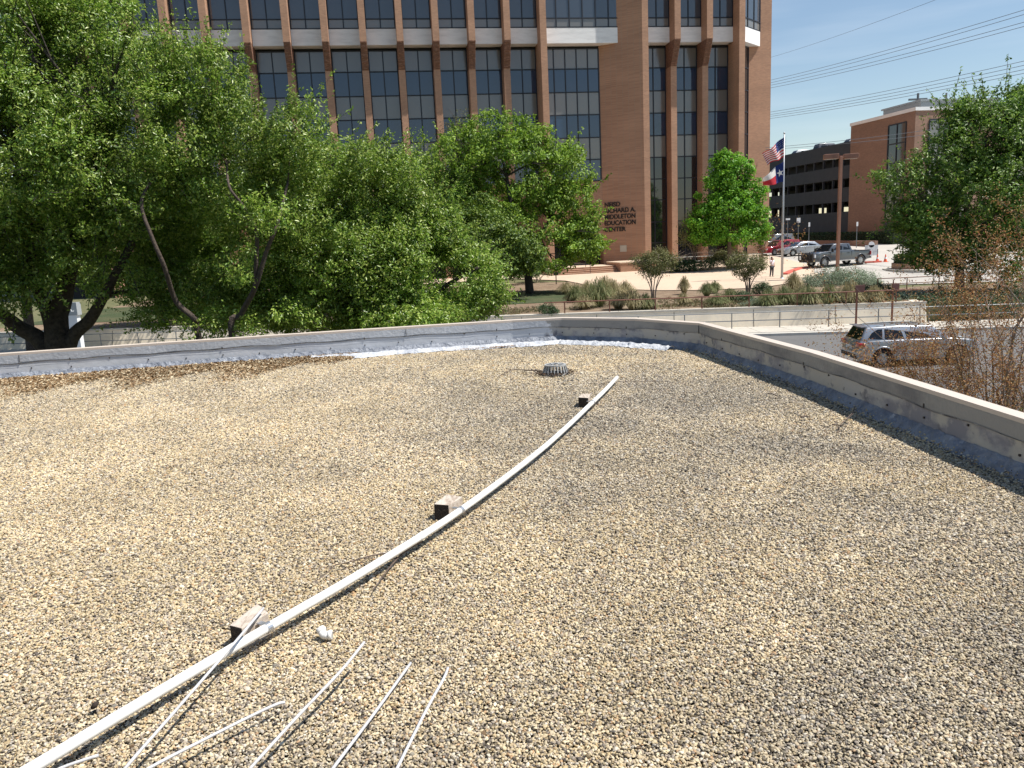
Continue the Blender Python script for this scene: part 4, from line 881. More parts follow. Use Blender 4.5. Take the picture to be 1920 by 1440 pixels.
small_tree(1302, 480, 76, [(1296,430,76,22,0,22), (1285,450,76,16,0,14), (1310,455,76,16,0,14), (1300,412,76,12,0,12)], 'thin yellowish tree between the bright green tree and the tower fins', 2600, leafmat('yellow_leaf', (.12,.13,.04), (.20,.20,.07), (.3,.27,.12), .6, .3, .25), 'thin_tree', sd=33, leaf=.16, cl=.5)
small_tree(1428, 478, 77, [(1434,440,77,13,0,16), (1440,425,77,9,0,12), (1428,458,77,10,0,12)], 'thin brownish bare shrub tree at the foot of the right brick pier', 900, leafmat('brown_leaf', (.14,.10,.05), (.22,.16,.08), (.3,.24,.12), .7, .3, .2), 'thin_tree', sd=34, leaf=.15, cl=.5)
small_tree(1245, 525, 78, [(1235,475,78,16,0,10), (1350,480,78,16,0,10)], 'low shrub growth beside the ramp railing', 2200, m_cm, 'shrub', sd=35, leaf=.16, cl=.5)

# rust leaved shrubs right outside the parapet (multi stem, recursive branching)
m_rl = leafmat('rust_leaf', (.20,.08,.038), (.35,.16,.058), (.42,.32,.14), .6, .3, .3)
m_gl = leafmat('young_green_leaf', (.14,.19,.03), (.25,.29,.05), (.34,.27,.08), .5, .4, .35)
m_twig2 = mat('shrub_stem', (.23,.18,.15), .9, noise=(15,(.26,.20,.17),.45,.7))
def shrub(label, x, y, stems, h, sd, leaves, lm, r0=.03, lean=.4, leafL=.055, name='bare_shrub', depth=4, low=.0, topfree=.0):
    r_ = random.Random(sd); e_ = empty(name, (x,y,0), 0, label, 'shrub'); mb = MB(); tips = []; spread_ = .35 if lean > .3 else .15; allp = []
    def grow(p, d, ln, rad, lev):
        pts_ = [p]; q = p; dd_ = d
        n_ = 5
        for i in range(n_):
            dd_ = (dd_ + Vector((r_.gauss(0,.10), r_.gauss(0,.10), r_.gauss(.03,.05)))).normalized(); q = q + dd_*ln/n_; pts_.append(q); allp.append((q, lev))
        rr = [rad*(1-.55*i/n_) for i in range(n_+1)]; mb.tube(pts_, rr, 6 if lev == 0 else 4, cap=False)
        if lev < depth:
            for _ in range(3 if lev < 2 else 2):
                i = r_.randint(2, n_); nd = (dd_ + Vector((r_.gauss(0,.5), r_.gauss(0,.5), r_.gauss(.05,.3)))).normalized(); grow(pts_[i], nd, ln*r_.uniform(.4,.65), rr[i]*.6, lev+1)
        else: tips.append(q)
    for k in range(stems):
        t = r_.uniform(0,6.28); grow(Vector((r_.uniform(-spread_,spread_), r_.uniform(-spread_,spread_), 0)), Vector((math.cos(t)*lean*r_.random(), math.sin(t)*lean*r_.random(), 1)).normalized(), h*r_.uniform(.45,.62), r0*r_.uniform(.6,1.1), 0)
    mb.build('stems', m_twig2, e_, True)
    leaves = int(leaves*2.3); leafL = leafL*.62; r2 = np.random.default_rng(sd); cand = np.array([tuple(p) for p, lv in allp if lv >= 2 and p.z > low] or [tuple(p) for p, lv in allp[-8:]]); ii = r2.integers(0, len(cand), leaves); P_ = cand[ii] + r2.normal(0,.055,(leaves,3))
    cards('leaves', P_, r2.uniform(.6,1.3,leaves)*leafL, .5, lm, e_, up=.3, seed=sd)
    return e_
def sh(px, Y, *a, **k):
    P_ = Yp(px, 600, Y); return shrub(a[0], P_.x, Y, *a[1:], **k)
sh(1600, 12.5, 'low rust leaved shrub at the rear bumper of the silver suv', 5, 3.1, 41, 320, m_rl, r0=.010, lean=.14, low=2.8, leafL=.05)
sh(1690, 12.0, 'rust leaved shrub in front of the rear wheel of the silver suv', 8, 3.1, 42, 1100, m_rl, r0=.012, lean=.2, low=2.6, leafL=.05)
sh(1765, 12.2, 'dense rust leaved shrub in front of the doors of the silver suv', 10, 3.5, 43, 1900, m_rl, r0=.015, lean=.28, low=2.5, leafL=.05)
sh(1830, 11.5, 'tall twiggy rust shrub in front of the bonnet of the silver suv', 12, 4.7, 44, 5200, m_rl, r0=.034, lean=.38, low=2.2)
sh(1880, 11.2, 'tallest bare stemmed shrub, second from the right edge', 11, 5.9, 45, 4600, m_rl, r0=.042, lean=.32, low=2.0)
sh(1925, 11.6, 'tall bare stemmed shrub cut by the right edge', 10, 6.0, 46, 3800, m_rl, r0=.042, lean=.32, low=2.0)
sh(1600, 12.8, 'single thin bare sapling left of the silver suv', 1, 3.9, 47, 30, m_rl, r0=.012, lean=.2, depth=2) if False else None
P_ = Yp(1553, 700, 12.5); shrub('single thin bare sapling left of the silver suv', P_.x, 12.5, 1, 3.7, 48, 8, m_rl, r0=.010, lean=.05, depth=2, name='sapling', low=3)
P_ = Yp(1900, 735, 8.5); shrub('low yellow green leafy bush by the parapet at the right edge', P_.x+.3, 8.5, 6, 2.7, 49, 1500, m_gl, r0=.012, lean=.12, leafL=.06, name='leafy_shrub', low=2.2)
P_ = Yp(1790, 700, 10.5); shrub('dense brown twiggy undergrowth shrub behind the right parapet', P_.x, 10.5, 14, 3.9, 50, 3800, m_rl, r0=.014, lean=.5, leafL=.05, low=2.2)

# wooded strip across the street behind the camera: seen only as the dark reflection low in the tower's glass
N = 16000; X = rng.uniform(-70,110,N); hh_ = 12+5*np.sin(X*.13)+3*np.sin(X*.31+1); Z = rng.random(N)**.7*hh_; Y = -34+rng.normal(0,2.5,N)
o = cards('distant_woodland', np.stack([X,Y,Z],1), rng.uniform(.8,1.9,N), .6, leafmat('woodland_leaf', (.03,.06,.015), (.06,.11,.025), (.11,.16,.04), .6, .3, .2), up=.3, seed=210); o['kind'] = 'stuff'
# grasses and shrubs of the bed
def grass_clump(P_, h, wd, lab, m, sd, nb=420):
    r_ = random.Random(sd); mb = MB(); w2 = wd*.62
    for k in range(nb):
        t = r_.uniform(0,6.28); q = r_.random()**.6; ro = wd*.12*r_.random(); sp_o = w2*q; hh = h*(1.08-.55*q*q)*r_.uniform(.6,1.05)
        c_, s_ = math.cos(t), math.sin(t); ww_ = .012*r_.uniform(.7,1.4)
        b0 = Vector((ro*c_, ro*s_, -.03)); m1 = Vector(((ro+sp_o*.42)*c_, (ro+sp_o*.42)*s_, hh*.78)); m2 = Vector((sp_o*.85*c_, sp_o*.85*s_, hh*(.98-.12*q))); tp = Vector((sp_o*1.18*c_, sp_o*1.18*s_, hh*(.9-.55*q)))
        sd_ = Vector((-s_, c_, 0))*ww_
        mb.add([b0-sd_, b0+sd_, m1+sd_, m1-sd_, m2+sd_*.8, m2-sd_*.8, tp], [(0,1,2,3),(3,2,4,5),(5,4,6)])
    o = mb.build('ornamental_grass', m); o.location = P_; tag(o, lab, 'grass clump', 'ornamental grass clumps in the planting bed'); return o
m_gt = leafmat('straw_grass', (.22,.19,.09), (.34,.29,.15), (.46,.40,.24), .7, .3, .3)
m_gg = leafmat('green_grass', (.10,.14,.05), (.18,.20,.08), (.30,.28,.14), .7, .3, .3)
def gc(px, py, hpx, wpx, lab, m, sd):
    P_ = ghit(px, py, 1.1); P_.y = max(P_.y, WALLB - .15*P_.x + .75); P_.z = terrain(P_.x, P_.y); s_ = P_.y/F; grass_clump(P_, hpx*s_*1.15, wpx*s_*1.25, lab, m, sd)
gl_ = [(1062,552,20,30,'small straw clump at the lawn edge, first of the upper row',1),(1095,580,24,34,'straw grass clump in front of the green grey one at the handrail',1),(1135,552,30,40,'straw grass clump behind the largest green clump',1),(1172,556,26,34,'thin straw grass clump left of the first small tree trunk, upper row',1),(1345,574,20,40,'low grey green clump by the handrail left of the second small tree',0),(1368,566,22,34,'low grey green clump under the left side of the second small tree',0),(1450,582,24,40,'grey green clump hugging the handrail just left of the flagpole line',0),(1535,580,28,44,'yellow green grass clump between the two bushy ones by the handrail',1),(1612,580,28,36,'straw grass clump right under the first brown sign',1),(1500,562,26,36,'straw grass clump in the second row right of the flagpole',1),(1080,566,30,34,'leftmost green grey grass clump behind the rust handrail, in the tree shade edge',0),(1102,556,26,34,'tall straw grass clump left of the big green clump',1),(1122,575,46,62,'largest green grass clump behind the rust handrail',0),(1150,560,32,38,'straw grass clump just right of the largest clump',1),(1160,580,30,40,'dry straw grass clump touching the handrail, left of the first small tree',1),(1187,583,34,42,'dry straw grass clump right of the other dry one, by the first small tree',1),
       (1210,582,28,34,'dark grass tuft at the foot of the first small tree',0),(1283,552,30,20,'slim straw grass clump on the bed, midway between the two small trees',1),(1280,572,20,24,'little grey grass tuft between the two small trees',1),(1325,556,24,26,'dark green grass clump left of the second small tree',0),(1340,550,20,24,'dark spiky grass tuft beside the second small tree',0),
       (1487,548,34,30,'tall brownish grass clump below the flagpole',1),(1470,574,34,44,'grey green grass clump below the flagpole by the handrail',0),(1515,574,34,48,'bushy green grass clump left of the pickup side shrub',0),(1555,573,36,44,'green grass clump under the large sage shrub',0),(1592,570,40,40,'golden grass clump left of the brown sign',1),(1640,570,30,36,'dry grass clump between the two brown signs',1),
       (1068,566,16,20,'short straw tuft near the grey litter bin post',1),(1440,566,22,24,'low green tuft left of the flagpole clumps',0)]
for i, (px, py, hh, ww, lab, kd) in enumerate(gl_): gc(px, py, hh, ww, lab, m_gt if kd else m_gg, 60+i)
N = 20000; X = rng.uniform(-8, 24, N); dd_ = rng.uniform(.5, 9, N)*rng.uniform(.3,1,N); Y = WALLB - .15*X + dd_; Zg = np.array([terrain(a, b) for a, b in zip(X, Y)])
pn = vnoise(X, Y, .7, 9); kk_ = (pn > .45) & ~((X < 4) & (dd_ > 4))
o = cards('dry_ground_cover', np.stack([X,Y,Zg+rng.uniform(.01,.16,N)*pn*1.6],1)[kk_], rng.uniform(.10,.34,N)[kk_], .16, leafmat('ground_cover_leaf', (.16,.12,.06), (.28,.23,.13), (.15,.19,.09), .8, .2, .2), up=-.2, seed=77); o['kind'] = 'stuff'
def bush(name, lab, blobs, N, leaf, lm, sd, cl=.2, ground=True, stems=True, cat='shrub', group=None):
    bls = [blob(*q) for q in blobs]; c0 = bls[0]; z0 = terrain(c0[0], c0[1]) if ground else 0
    e_ = empty(name, (c0[0], c0[1], z0), 0, lab, cat, group)
    P_, nr, C_ = crown_points(bls, N, sd, cl_r=cl, per=30, shell=.3); P_ = P_[P_[:,2] > z0-.02][:]; 
    r_ = np.random.default_rng(sd); b_ = np.array([c0[0],c0[1],z0])
    cards('foliage', P_-b_, r_.uniform(.6,1.3,len(P_))*leaf, .5, lm, e_, up=.6, seed=sd)
    mb = MB(); rs_ = random.Random(sd)
    for k in range(10):
        c_ = Vector(C_[rs_.randrange(len(C_))])-Vector(b_); mb.tube([(c_.x*.15,c_.y*.15,0), (c_.x*.6,c_.y*.6,max(.05,c_.z*.6)), tuple(c_)], [.03,.02,.006], 5)
    mb.build('stems', m_stem, e_); return e_
m_sage = leafmat('sage_leaf', (.14,.19,.12), (.23,.29,.19), (.36,.42,.31), .7, .3, .15)
m_dk = leafmat('dark_shrub_leaf', (.025,.06,.02), (.05,.10,.035), (.09,.15,.06), .5, .4, .15)
def gY(px, py): return ghit(px, py, 1.1).y
ys = 52
bush('sage_shrub', 'large grey green sage shrub at the foot of the light pole', [(1575,522,55,48,0,20,2.0),(1545,528,54.5,38,0,17,1.6),(1610,525,55,34,0,18,1.6),(1520,530,54,18,0,12,1)], 15000, .10, m_sage, 90, .35)
bush('sage_shrub', 'smaller silvery sage shrub right of the large one', [(1625,533,53,20,0,17,1.2),(1640,538,53,14,0,12,.8)], 4200, .09, m_sage, 91, .28)
bush('dark_shrub', 'dark green rounded shrub left of the flagpole by the handrail', [(1430,545,49,18,0,17,.7)], 3600, .08, m_dk, 92, .22)
bush('dark_shrub', 'dark green shrub on top of the wall near the low oak', [(1026,580,42.7,17,0,11,.45),(1038,585,42.6,10,0,8,.3)], 3000, .07, m_dk, 93, .15)
bush('dark_shrub', 'dark evergreen shrub under the second small tree', [(1388,560,45.5,24,0,14,.8)], 3600, .08, m_dk, 94, .22)
bush('sage_shrub', 'low silvery ground shrub under the dark shrub beside the handrail', [(1425,570,42.2,26,0,10,.6),(1400,575,42,18,0,7,.5)], 4200, .07, m_sage, 95, .18)
bush('dark_shrub', 'green shrub between the brown signs, behind the handrail', [(1655,545,44,17,0,14,.6)], 2600, .08, m_dk, 96, .2)
bush('sage_shrub', 'pale low shrub right of the second brown sign', [(1700,555,43,28,0,11,.7),(1690,560,42,20,0,8,.5)], 3600, .08, m_sage, 97, .2)
for i, (px, py, Y, rx, rz, lab) in enumerate(((1745,575,40.5,22,20,'dark green shrub hugging the end of the retaining wall'),(1805,578,40,40,22,'low dark green shrub behind the street railing, centre of the verge'),(1870,576,40,44,24,'low dark green shrub behind the street railing, nearest the right edge'),(1770,560,42,34,24,'dark green shrub right of the retaining wall corner'),(1830,565,42,40,26,'dark green shrub further right behind the bare stems'),(1895,560,42,42,30,'dark green shrub at the right edge behind the bare stems'),(1620,548,46,12,9,'small dark shrub just behind the first brown sign'),)):
    bush('dark_shrub', lab, [(px,py,Y,rx,0,rz,1.2)], 4200, .10, m_dk, 100+i, .3)
bush('hedge_plant', 'low green planting at the foot of the tower between fins and steps', [(1375,482,77,26,0,12,1.2),(1345,490,77,26,0,8,1.2)], 3600, .16, m_gg, 110, .4)
bush('hedge_plant', 'shaded low planting in front of the tall right bays', [(1300,498,75.5,36,0,10,1.2),(1262,500,75.5,20,0,9,1.2)], 5000, .15, m_dk, 111, .35)
bush('hedge_plant', 'green planting at the left foot of the entrance steps', [(1005,508,72,30,0,10,1.5),(975,515,70,26,0,8,1.2)], 3600, .15, leafmat('green_shrub_leaf', (.06,.12,.03), (.11,.2,.05), (.19,.28,.08), .5, .4, .2), 112, .35)
# hedge at garage foot
h0 = GO + GD*.5 - GX*1.3
mb_e = empty('garage_hedge', (h0.x, h0.y, 0), 0, 'long dark clipped hedge along the foot of the garage', 'hedge')
N = 15000; t = rng.uniform(0, 34, N); uu = rng.uniform(-.8,.8,N); zz = rng.uniform(0,1.9,N)
P_ = np.stack([GD.x*t+GX.x*uu, GD.y*t+GX.y*uu, 2.2+(t/34)*.35+zz],1); cards('foliage', P_, rng.uniform(.12,.3,N), .6, m_dk, mb_e, up=.5, seed=120)
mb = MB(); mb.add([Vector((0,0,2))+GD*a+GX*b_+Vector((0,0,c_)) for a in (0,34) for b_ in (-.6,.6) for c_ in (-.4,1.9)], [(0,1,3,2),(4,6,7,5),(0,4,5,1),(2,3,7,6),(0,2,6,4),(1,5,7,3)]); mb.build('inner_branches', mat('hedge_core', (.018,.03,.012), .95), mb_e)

# ================================================================== STREET FURNITURE
# light pole with two shoebox heads
m_bronze = mat('brown_pole_paint', (.30,.145,.095), .6, noise=((2,2,.4),(.22,.11,.075),.45,.7))
lpx = Yp(1570, 512, 60).x; lz = terrain(lpx, 60)
e = empty('lamp_post', (lpx, 60, lz), 0, 'tall brown square lamp post with two box heads', 'lamp post')
top = Yp(1576, 293, 60); hgt = top.z - lz
MB().box((0,0,.3), (.6,.6,.6)).build('base', m_conc, e)
mb = MB(); mb.box((0,0,hgt/2+.3), (.22,.22,hgt-.6)); mb.build('pole', m_bronze, e, bevel=.02)
for sx_, dy in ((-1,-.25),(1,.2)):
    mb = MB(); mb.box((sx_*.85, dy, hgt-.02), (1.05,.5,.36), R(-12)); mb.build('lamp_head', m_bronze, e, bevel=.02)
    mb = MB(); mb.box((sx_*.85, dy, hgt-.205), (.85,.36,.012), R(-12)); mb.build('lens', mat('lamp_lens', (.35,.34,.3), .3), e)
MB().box((0,0,hgt-.02), (.75,.12,.14), R(-12)).build('arm', m_bronze, e)
# flagpole
fp = ghit(1466, 523, 1.1); fh = Yp(1471, 252, fp.y).z - fp.z
e = empty('flagpole', tuple(fp), 0, 'tall silver flagpole at the edge of the plaza', 'flagpole')
m_alu = mat('aluminium', (.42,.43,.45), .4, metal=.4)
MB().tube([(0,0,0),(0,0,fh*.5),(0,0,fh)], [.10,.08,.045], 12).build('pole', m_alu, e, True)
MB().tube([(0,0,-.02),(0,0,.03),(0,0,.12)], [.22,.2,.11], 14).build('base_collar', m_alu, e, True)
mb = MB().tube([(0,0,fh),(0,0,fh+.05),(0,0,fh+.1),(0,0,fh+.16),(0,0,fh+.19)], [.02,.07,.085,.06,.01], 10); mb.build('finial', m_alu, e, True)
MB().tube([(.12,-.05,1.2),(.10,-.05,fh-.1)], .008, 4).build('halyard', m_frame, e)
def flag(name, label, corners, nx, ny, face_mat, mats, wav):
    """corners: hoist top, hoist bottom, fly top, fly bottom (world)"""
    ht, hb, ft, fb_ = corners; o_ = ht; mb = MB()
    for i in range(nx+1):
        s_ = i/nx
        for j in range(ny+1):
            t = j/ny; p = (ht.lerp(ft, s_)).lerp(hb.lerp(fb_, s_), t)
            p = p + Vector((0, .16*math.sin(s_*wav[0]+t*wav[1])*min(1,s_*3), .07*math.sin(s_*wav[2]+t*2)*min(1, s_*3))) ; mb.v.append(tuple(p-o_))
    for i in range(nx):
        for j in range(ny):
            a = i*(ny+1)+j; mb.f.append((a, a+1, a+ny+2, a+ny+1)); mb.mi.append(face_mat((i+.5)/nx, (j+.5)/ny))
    e_ = empty(name, tuple(o_), 0, label, 'flag'); ob_ = mb.build('cloth', mats, e_, True)
    so_ = ob_.modifiers.new('s','SOLIDIFY'); so_.thickness = .006
    return e_, ob_
def clothmat(nm, c_):
    m = mat(nm, c_, .8); n_ = m.node_tree; b = n_.nodes['Principled BSDF']; tr_ = n_.nodes.new('ShaderNodeBsdfTranslucent'); tr_.inputs[0].default_value = (*c_,1); ms = n_.nodes.new('ShaderNodeMixShader'); ms.inputs[0].default_value = .35
    n_.links.new(b.outputs[0], ms.inputs[1]); n_.links.new(tr_.outputs[0], ms.inputs[2]); n_.links.new(ms.outputs[0], n_.nodes['Material Output'].inputs[0]); return m
fr, fw, fbl = clothmat('flag_red', (.62,.04,.06)), clothmat('flag_white', (.82,.80,.78)), clothmat('flag_blue', (.02,.045,.22))
FY = fp.y
def fpnt(px, py): return Yp(px, py, FY-.05)
def us(s_, t): return 2 if (s_ < .4 and t < 7/13) else (0 if int(t*13) % 2 == 0 else 1)
e_, cl_ = flag('national_flag', 'red white and blue striped flag with starred corner, upper on the flagpole', (fpnt(1470.3,257), fpnt(1469.5,294), fpnt(1430,289), fpnt(1440,309)), 40, 39, us, [fr, fw, fbl], (7.5,1.5,8))
def star(mb, c_, r_, nx_, up_):
    vs = [c_]; 
    for k in range(10):
        t = math.pi/2 + k*math.pi/5; q_ = r_ if k % 2 == 0 else r_*.4; vs.append(c_ + nx_*math.cos(t)*q_ + up_*math.sin(t)*q_)
    mb.add(vs, [(0, 1+k, 1+(k+1)%10) for k in range(10)])
def onflag(cl, nx, ny, s_, t):
    i = min(nx-1, int(s_*nx)); j = min(ny-1, int(t*ny)); a = i*(ny+1)+j; return Vector(cl.data.vertices[a].co)
mb = MB()
for rw_ in range(5):
    for cc in range(6): star(mb, onflag(cl_, 40, 39, .03+.06*cc, .05+.095*rw_) + Vector((0,-.012,0)), .032, Vector((1,0,0)), Vector((0,0,1)))
mb.build('star', fw, e_)
def tx(s_, t): return 2 if s_ < .36 else (1 if t < .5 else 0)
e_, cl_ = flag('state_flag', 'blue white and red flag with one large star, lower on the flagpole', (fpnt(1469.5,303), fpnt(1468.5,341), fpnt(1429,333), fpnt(1432,349)), 36, 24, tx, [fr, fw, fbl], (6.0,1.2,5.5))
mb = MB(); cc_ = onflag(cl_, 36, 24, .18, .5); star(mb, cc_ + Vector((0,-.10,0)), .30, Vector((-1,0,-.35)).normalized(), Vector((-.3,0,1)).normalized()); mb.build('star', fw, e_)
# brown street signs seen from the back
def sign_post(lab, px, Y, ztop, w_, h_, z0=.15, extra=False):
    P_ = Yp(px, 600, Y); e_ = empty('street_sign', (P_.x, Y, z0), 0, lab, 'sign', 'brown street signs by the sidewalk')
    MB().box((0,0,(ztop-z0)/2), (.075,.075,ztop-z0)).build('post', m_rust, e_)
    MB().box((.12,-.05,ztop-z0-.02), (w_,.035,h_), R(3)).build('sign_plate', mat('sign_back_brown', (.115,.045,.038), .6), e_, bevel=.01)
    if extra: MB().tube([(0,0,ztop-z0),(0,0,ztop-z0+.35)], [.05,.02], 6).build('finial', m_rust, e_)
sign_post('dark brown sign plate on a tall post, left of the silver suv roof', 1605, 37.9, 2.15, .48, .36)
sign_post('second brown sign post further right, with a small finial', 1672, 38.6, 2.1, .34, .3, extra=True)
# litter bin on a post
P_ = ghit(1043, 533, 1.1); e = empty('plaque_stand', tuple(P_), 0, 'small black slanted marker box on a post beside the lawn', 'marker')
MB().box((0,0,.4), (.08,.08,.8)).build('post', m_frame, e); MB().box((0,0,.92), (.42,.34,.26)).build('box', m_frame, e, bevel=.03)
# monument street sign at far left
m_sg = mat('sign_grey', (.33,.35,.36), .6); m_sw = mat('sign_white', (.72,.73,.74), .6)
P_ = Yp(125, 640, 43); e = empty('monument_sign', (P_.x, 43, 0), R(-8), 'white and grey street name sign with DR. seen between the oak trunks', 'sign')
zt = Yp(150, 566, 43).z; zm = Yp(150, 590, 43).z
mb = MB(); mb.box((0,0,(zm)/2), (1.9,.3,zm)); mb.build('base_panel', m_sw, e)
mb = MB(); mb.box((0,0,(zt+zm)/2+.002), (2.1,.36,zt-zm)); mb.build('name_panel', m_sg, e)
text_mesh('DR.', .48, 'lettering', mat('letter_white', (.85,.85,.85), .6), e, (.12,-.19,zm+.2), (R(90),0,0), .01, 'LEFT', .005)
# hedge island with kerb in the lot
c0 = ghit(1700, 507, 1.3); e = empty('island_planter', tuple(c0), 0, 'brick edged island with clipped green hedge in the parking lot', 'planter')
def oval(rx, ry, n=28, cx=0, cy=0): return [(cx+rx*math.cos(2*math.pi*k/n), cy+ry*math.sin(2*math.pi*k/n)) for k in range(n)]
s_ = c0.y/F
MB().prism(oval(50*s_, 3.0, cx=14*s_), -.4, .16).build('kerb', m_walk, e)
MB().prism(oval(41*s_, 2.1, cx=18*s_), .1, .62).build('brick_ring', m_brick, e)
N = 9000; t = rng.uniform(0,6.283,N); r_ = np.sqrt(rng.random(N)); zz = rng.uniform(.6,1.35,N)
cards('hedge', np.stack([18*s_+38*s_*r_*np.cos(t), 1.9*r_*np.sin(t), zz],1), rng.uniform(.08,.18,N), .6, leafmat('hedge_leaf', (.05,.10,.03), (.10,.17,.045), (.17,.23,.07), .6, .3, .15), e, up=.8, seed=130)
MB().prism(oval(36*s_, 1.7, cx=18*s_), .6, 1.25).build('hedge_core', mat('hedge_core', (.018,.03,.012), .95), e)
# driveway railing (thin, brown) at right
e = empty('driveway_railing', (0,0,0), 0, 'thin brown railing along the driveway right of the sage shrubs', 'railing')
ra_ = [ghit(x, y, 1.1) for x, y in ((1645,545),(1700,543),(1760,540),(1820,538),(1900,533))]
for hh in (.75,.4): MB().tube([p + Vector((0,0,hh)) for p in ra_], .028, 6).build('rail', m_rust, e)
for a, b in zip(ra_, ra_[1:]):
    MB().tube([a, a+Vector((0,0,.76))], .03, 6).build('post', m_rust, e)
# low tan wall behind the parking lot
aw = [ghit(1470, 461, 2.5), ghit(1600, 462, 2.6), ghit(1760, 466, 2.4)]
g0 = GO - GX*6 - GD*2; g1 = GO - GX*5 + GD*33
mb = MB(); d_ = (g1-g0).normalized(); n_ = Vector((-d_.y,d_.x,0))*.2
mb.add([Vector((p.x,p.y,0))+s_2*n_+Vector((0,0,z_)) for p, zt_ in ((g0,3.15),(g1,3.5)) for s_2 in (-1,1) for z_ in (1.5, zt_)], [(0,1,3,2),(4,6,7,5),(0,4,5,1),(2,3,7,6),(0,2,6,4),(1,5,7,3)])
tag(mb.build('low_wall', m_brick2), 'low brown wall between the parking lot and the garage', 'wall')
# small signs by the garage
for px, py, w_, h_, lab in ((1497,413,.42,.55,'small white square notice by the garage, middle of three'),(1517,421,.2,.5,'narrow white notice by the garage, right of the square one'),(1477,411,.5,.2,'small flat white notice by the garage, left of the square one'),(1607,420,.2,.5,'narrow white notice in front of the brick stair tower')):
    P_ = Yp(px, py, 92); z0 = terrain(P_.x, 92); e = empty('notice_sign', (P_.x, 92, z0), 0, lab, 'sign', 'small white notices by the garage')
    MB().tube([(0,0,0),(0,0,P_.z-z0)], .04, 6).build('post', m_steel, e); MB().box((0,-.06,P_.z-z0), (w_,.04,h_)).build('sign_plate', m_sw, e)
P_ = ghit(1657, 455, 2.5); e = empty('downpipe_post', tuple(P_), 0, 'slim white post beside the garage door', 'post'); MB().tube([(0,0,0),(0,0,3.6)], .09, 8).build('post', m_sw, e)
# information board and cones
P_ = ghit(1633, 489, 1.7); e = empty('information_board', tuple(P_), R(0), 'white information board on legs behind the pickup', 'sign')
MB().box((0,0,1.0), (1.25,.06,1.0)).build('board', mat('board_face', (.62,.64,.65), .5, noise=(3,(.45,.47,.48),.5,.6)), e)
for sx_ in (-.6,.6): MB().box((sx_,.0,.55), (.08,.08,1.1)).build('leg', m_steel, e)
MB().tube([(0,-.03,1.55),(0,.03,1.55)], .28, 16).build('round_emblem', m_sw, e)
for px, py, lab in ((1645,491.5,'orange traffic cone nearest the information board'),(1660,491.5,'orange traffic cone standing alone right of the board')):
    P_ = ghit(px, py, 1.7); e = empty('traffic_cone', tuple(P_), 0, lab, 'traffic cone', 'orange traffic cones behind the pickup'); mo = mat('cone_orange', (.80,.14,.05), .6)
    MB().box((0,0,.03), (.42,.42,.06)).build('base', mo, e); MB().tube([(0,0,.06),(0,0,.30)], [.16,.11], 14).build('body', mo, e); MB().tube([(0,0,.30),(0,0,.48)], [.111,.078], 14).build('white_collar', m_sw, e); MB().tube([(0,0,.48),(0,0,.74)], [.076,.03], 14).build('tip', mo, e)
# utility wires and far pole
def wire(p0, p1, sag, lab, grp, r=.022, Y0=112, Y1=66):
    A = Yp(*p0, Y0); B = Yp(*p1, Y1); d = B-A; B2 = B + d*.35; A2 = A - d*.15; pts_ = []
    for i in range(31):
        t = i/30; p = A2.lerp(B2, t); p.z -= sag*4*t*(1-t) - sag*4*.1*.9*0; pts_.append(p)
    tag(MB().tube(pts_, r, 5).build('power_line', mat('wire_grey', (.12,.14,.17), .6)), lab, 'wire', grp)
nm = ['highest','second highest','third','lowest']
for k, (yl, yr) in enumerate(((148.5,9),(153.5,17.5),(158,32),(163,40))): wire((1440,yl), (1920,yr), .55, nm[k] + ' wire of the upper power line bundle', 'upper power lines')
for k, (yl, yr) in enumerate(((208,105),(212.5,113),(216,121),(220,128))): wire((1440,yl), (1920,yr), .55, nm[k] + ' wire of the lower power line bundle', 'lower power lines')
wire((1440,107), (1740,-2), .4, 'single faint wire high above the others', None, .014)
for k, (yl, yr) in enumerate(((273,244),(277,252))): wire((1470,yl), (1720,yr), .2, ('upper','lower')[k] + ' thin wire passing just above the garage roof', 'thin wires above the garage', .022, 90, 84)
P_ = Yp(1718, 250, 140); e = empty('utility_pole', (P_.x, 140, 3), 0, 'distant utility pole with crossarm above the garage', 'utility pole'); zt = Yp(1718,175,140).z-3
MB().tube([(0,0,0),(0,0,zt)], [.35,.2], 8).build('pole', m_steel, e); MB().box((0,0,zt-1), (3.2,.3,.3)).build('crossarm', m_steel, e)
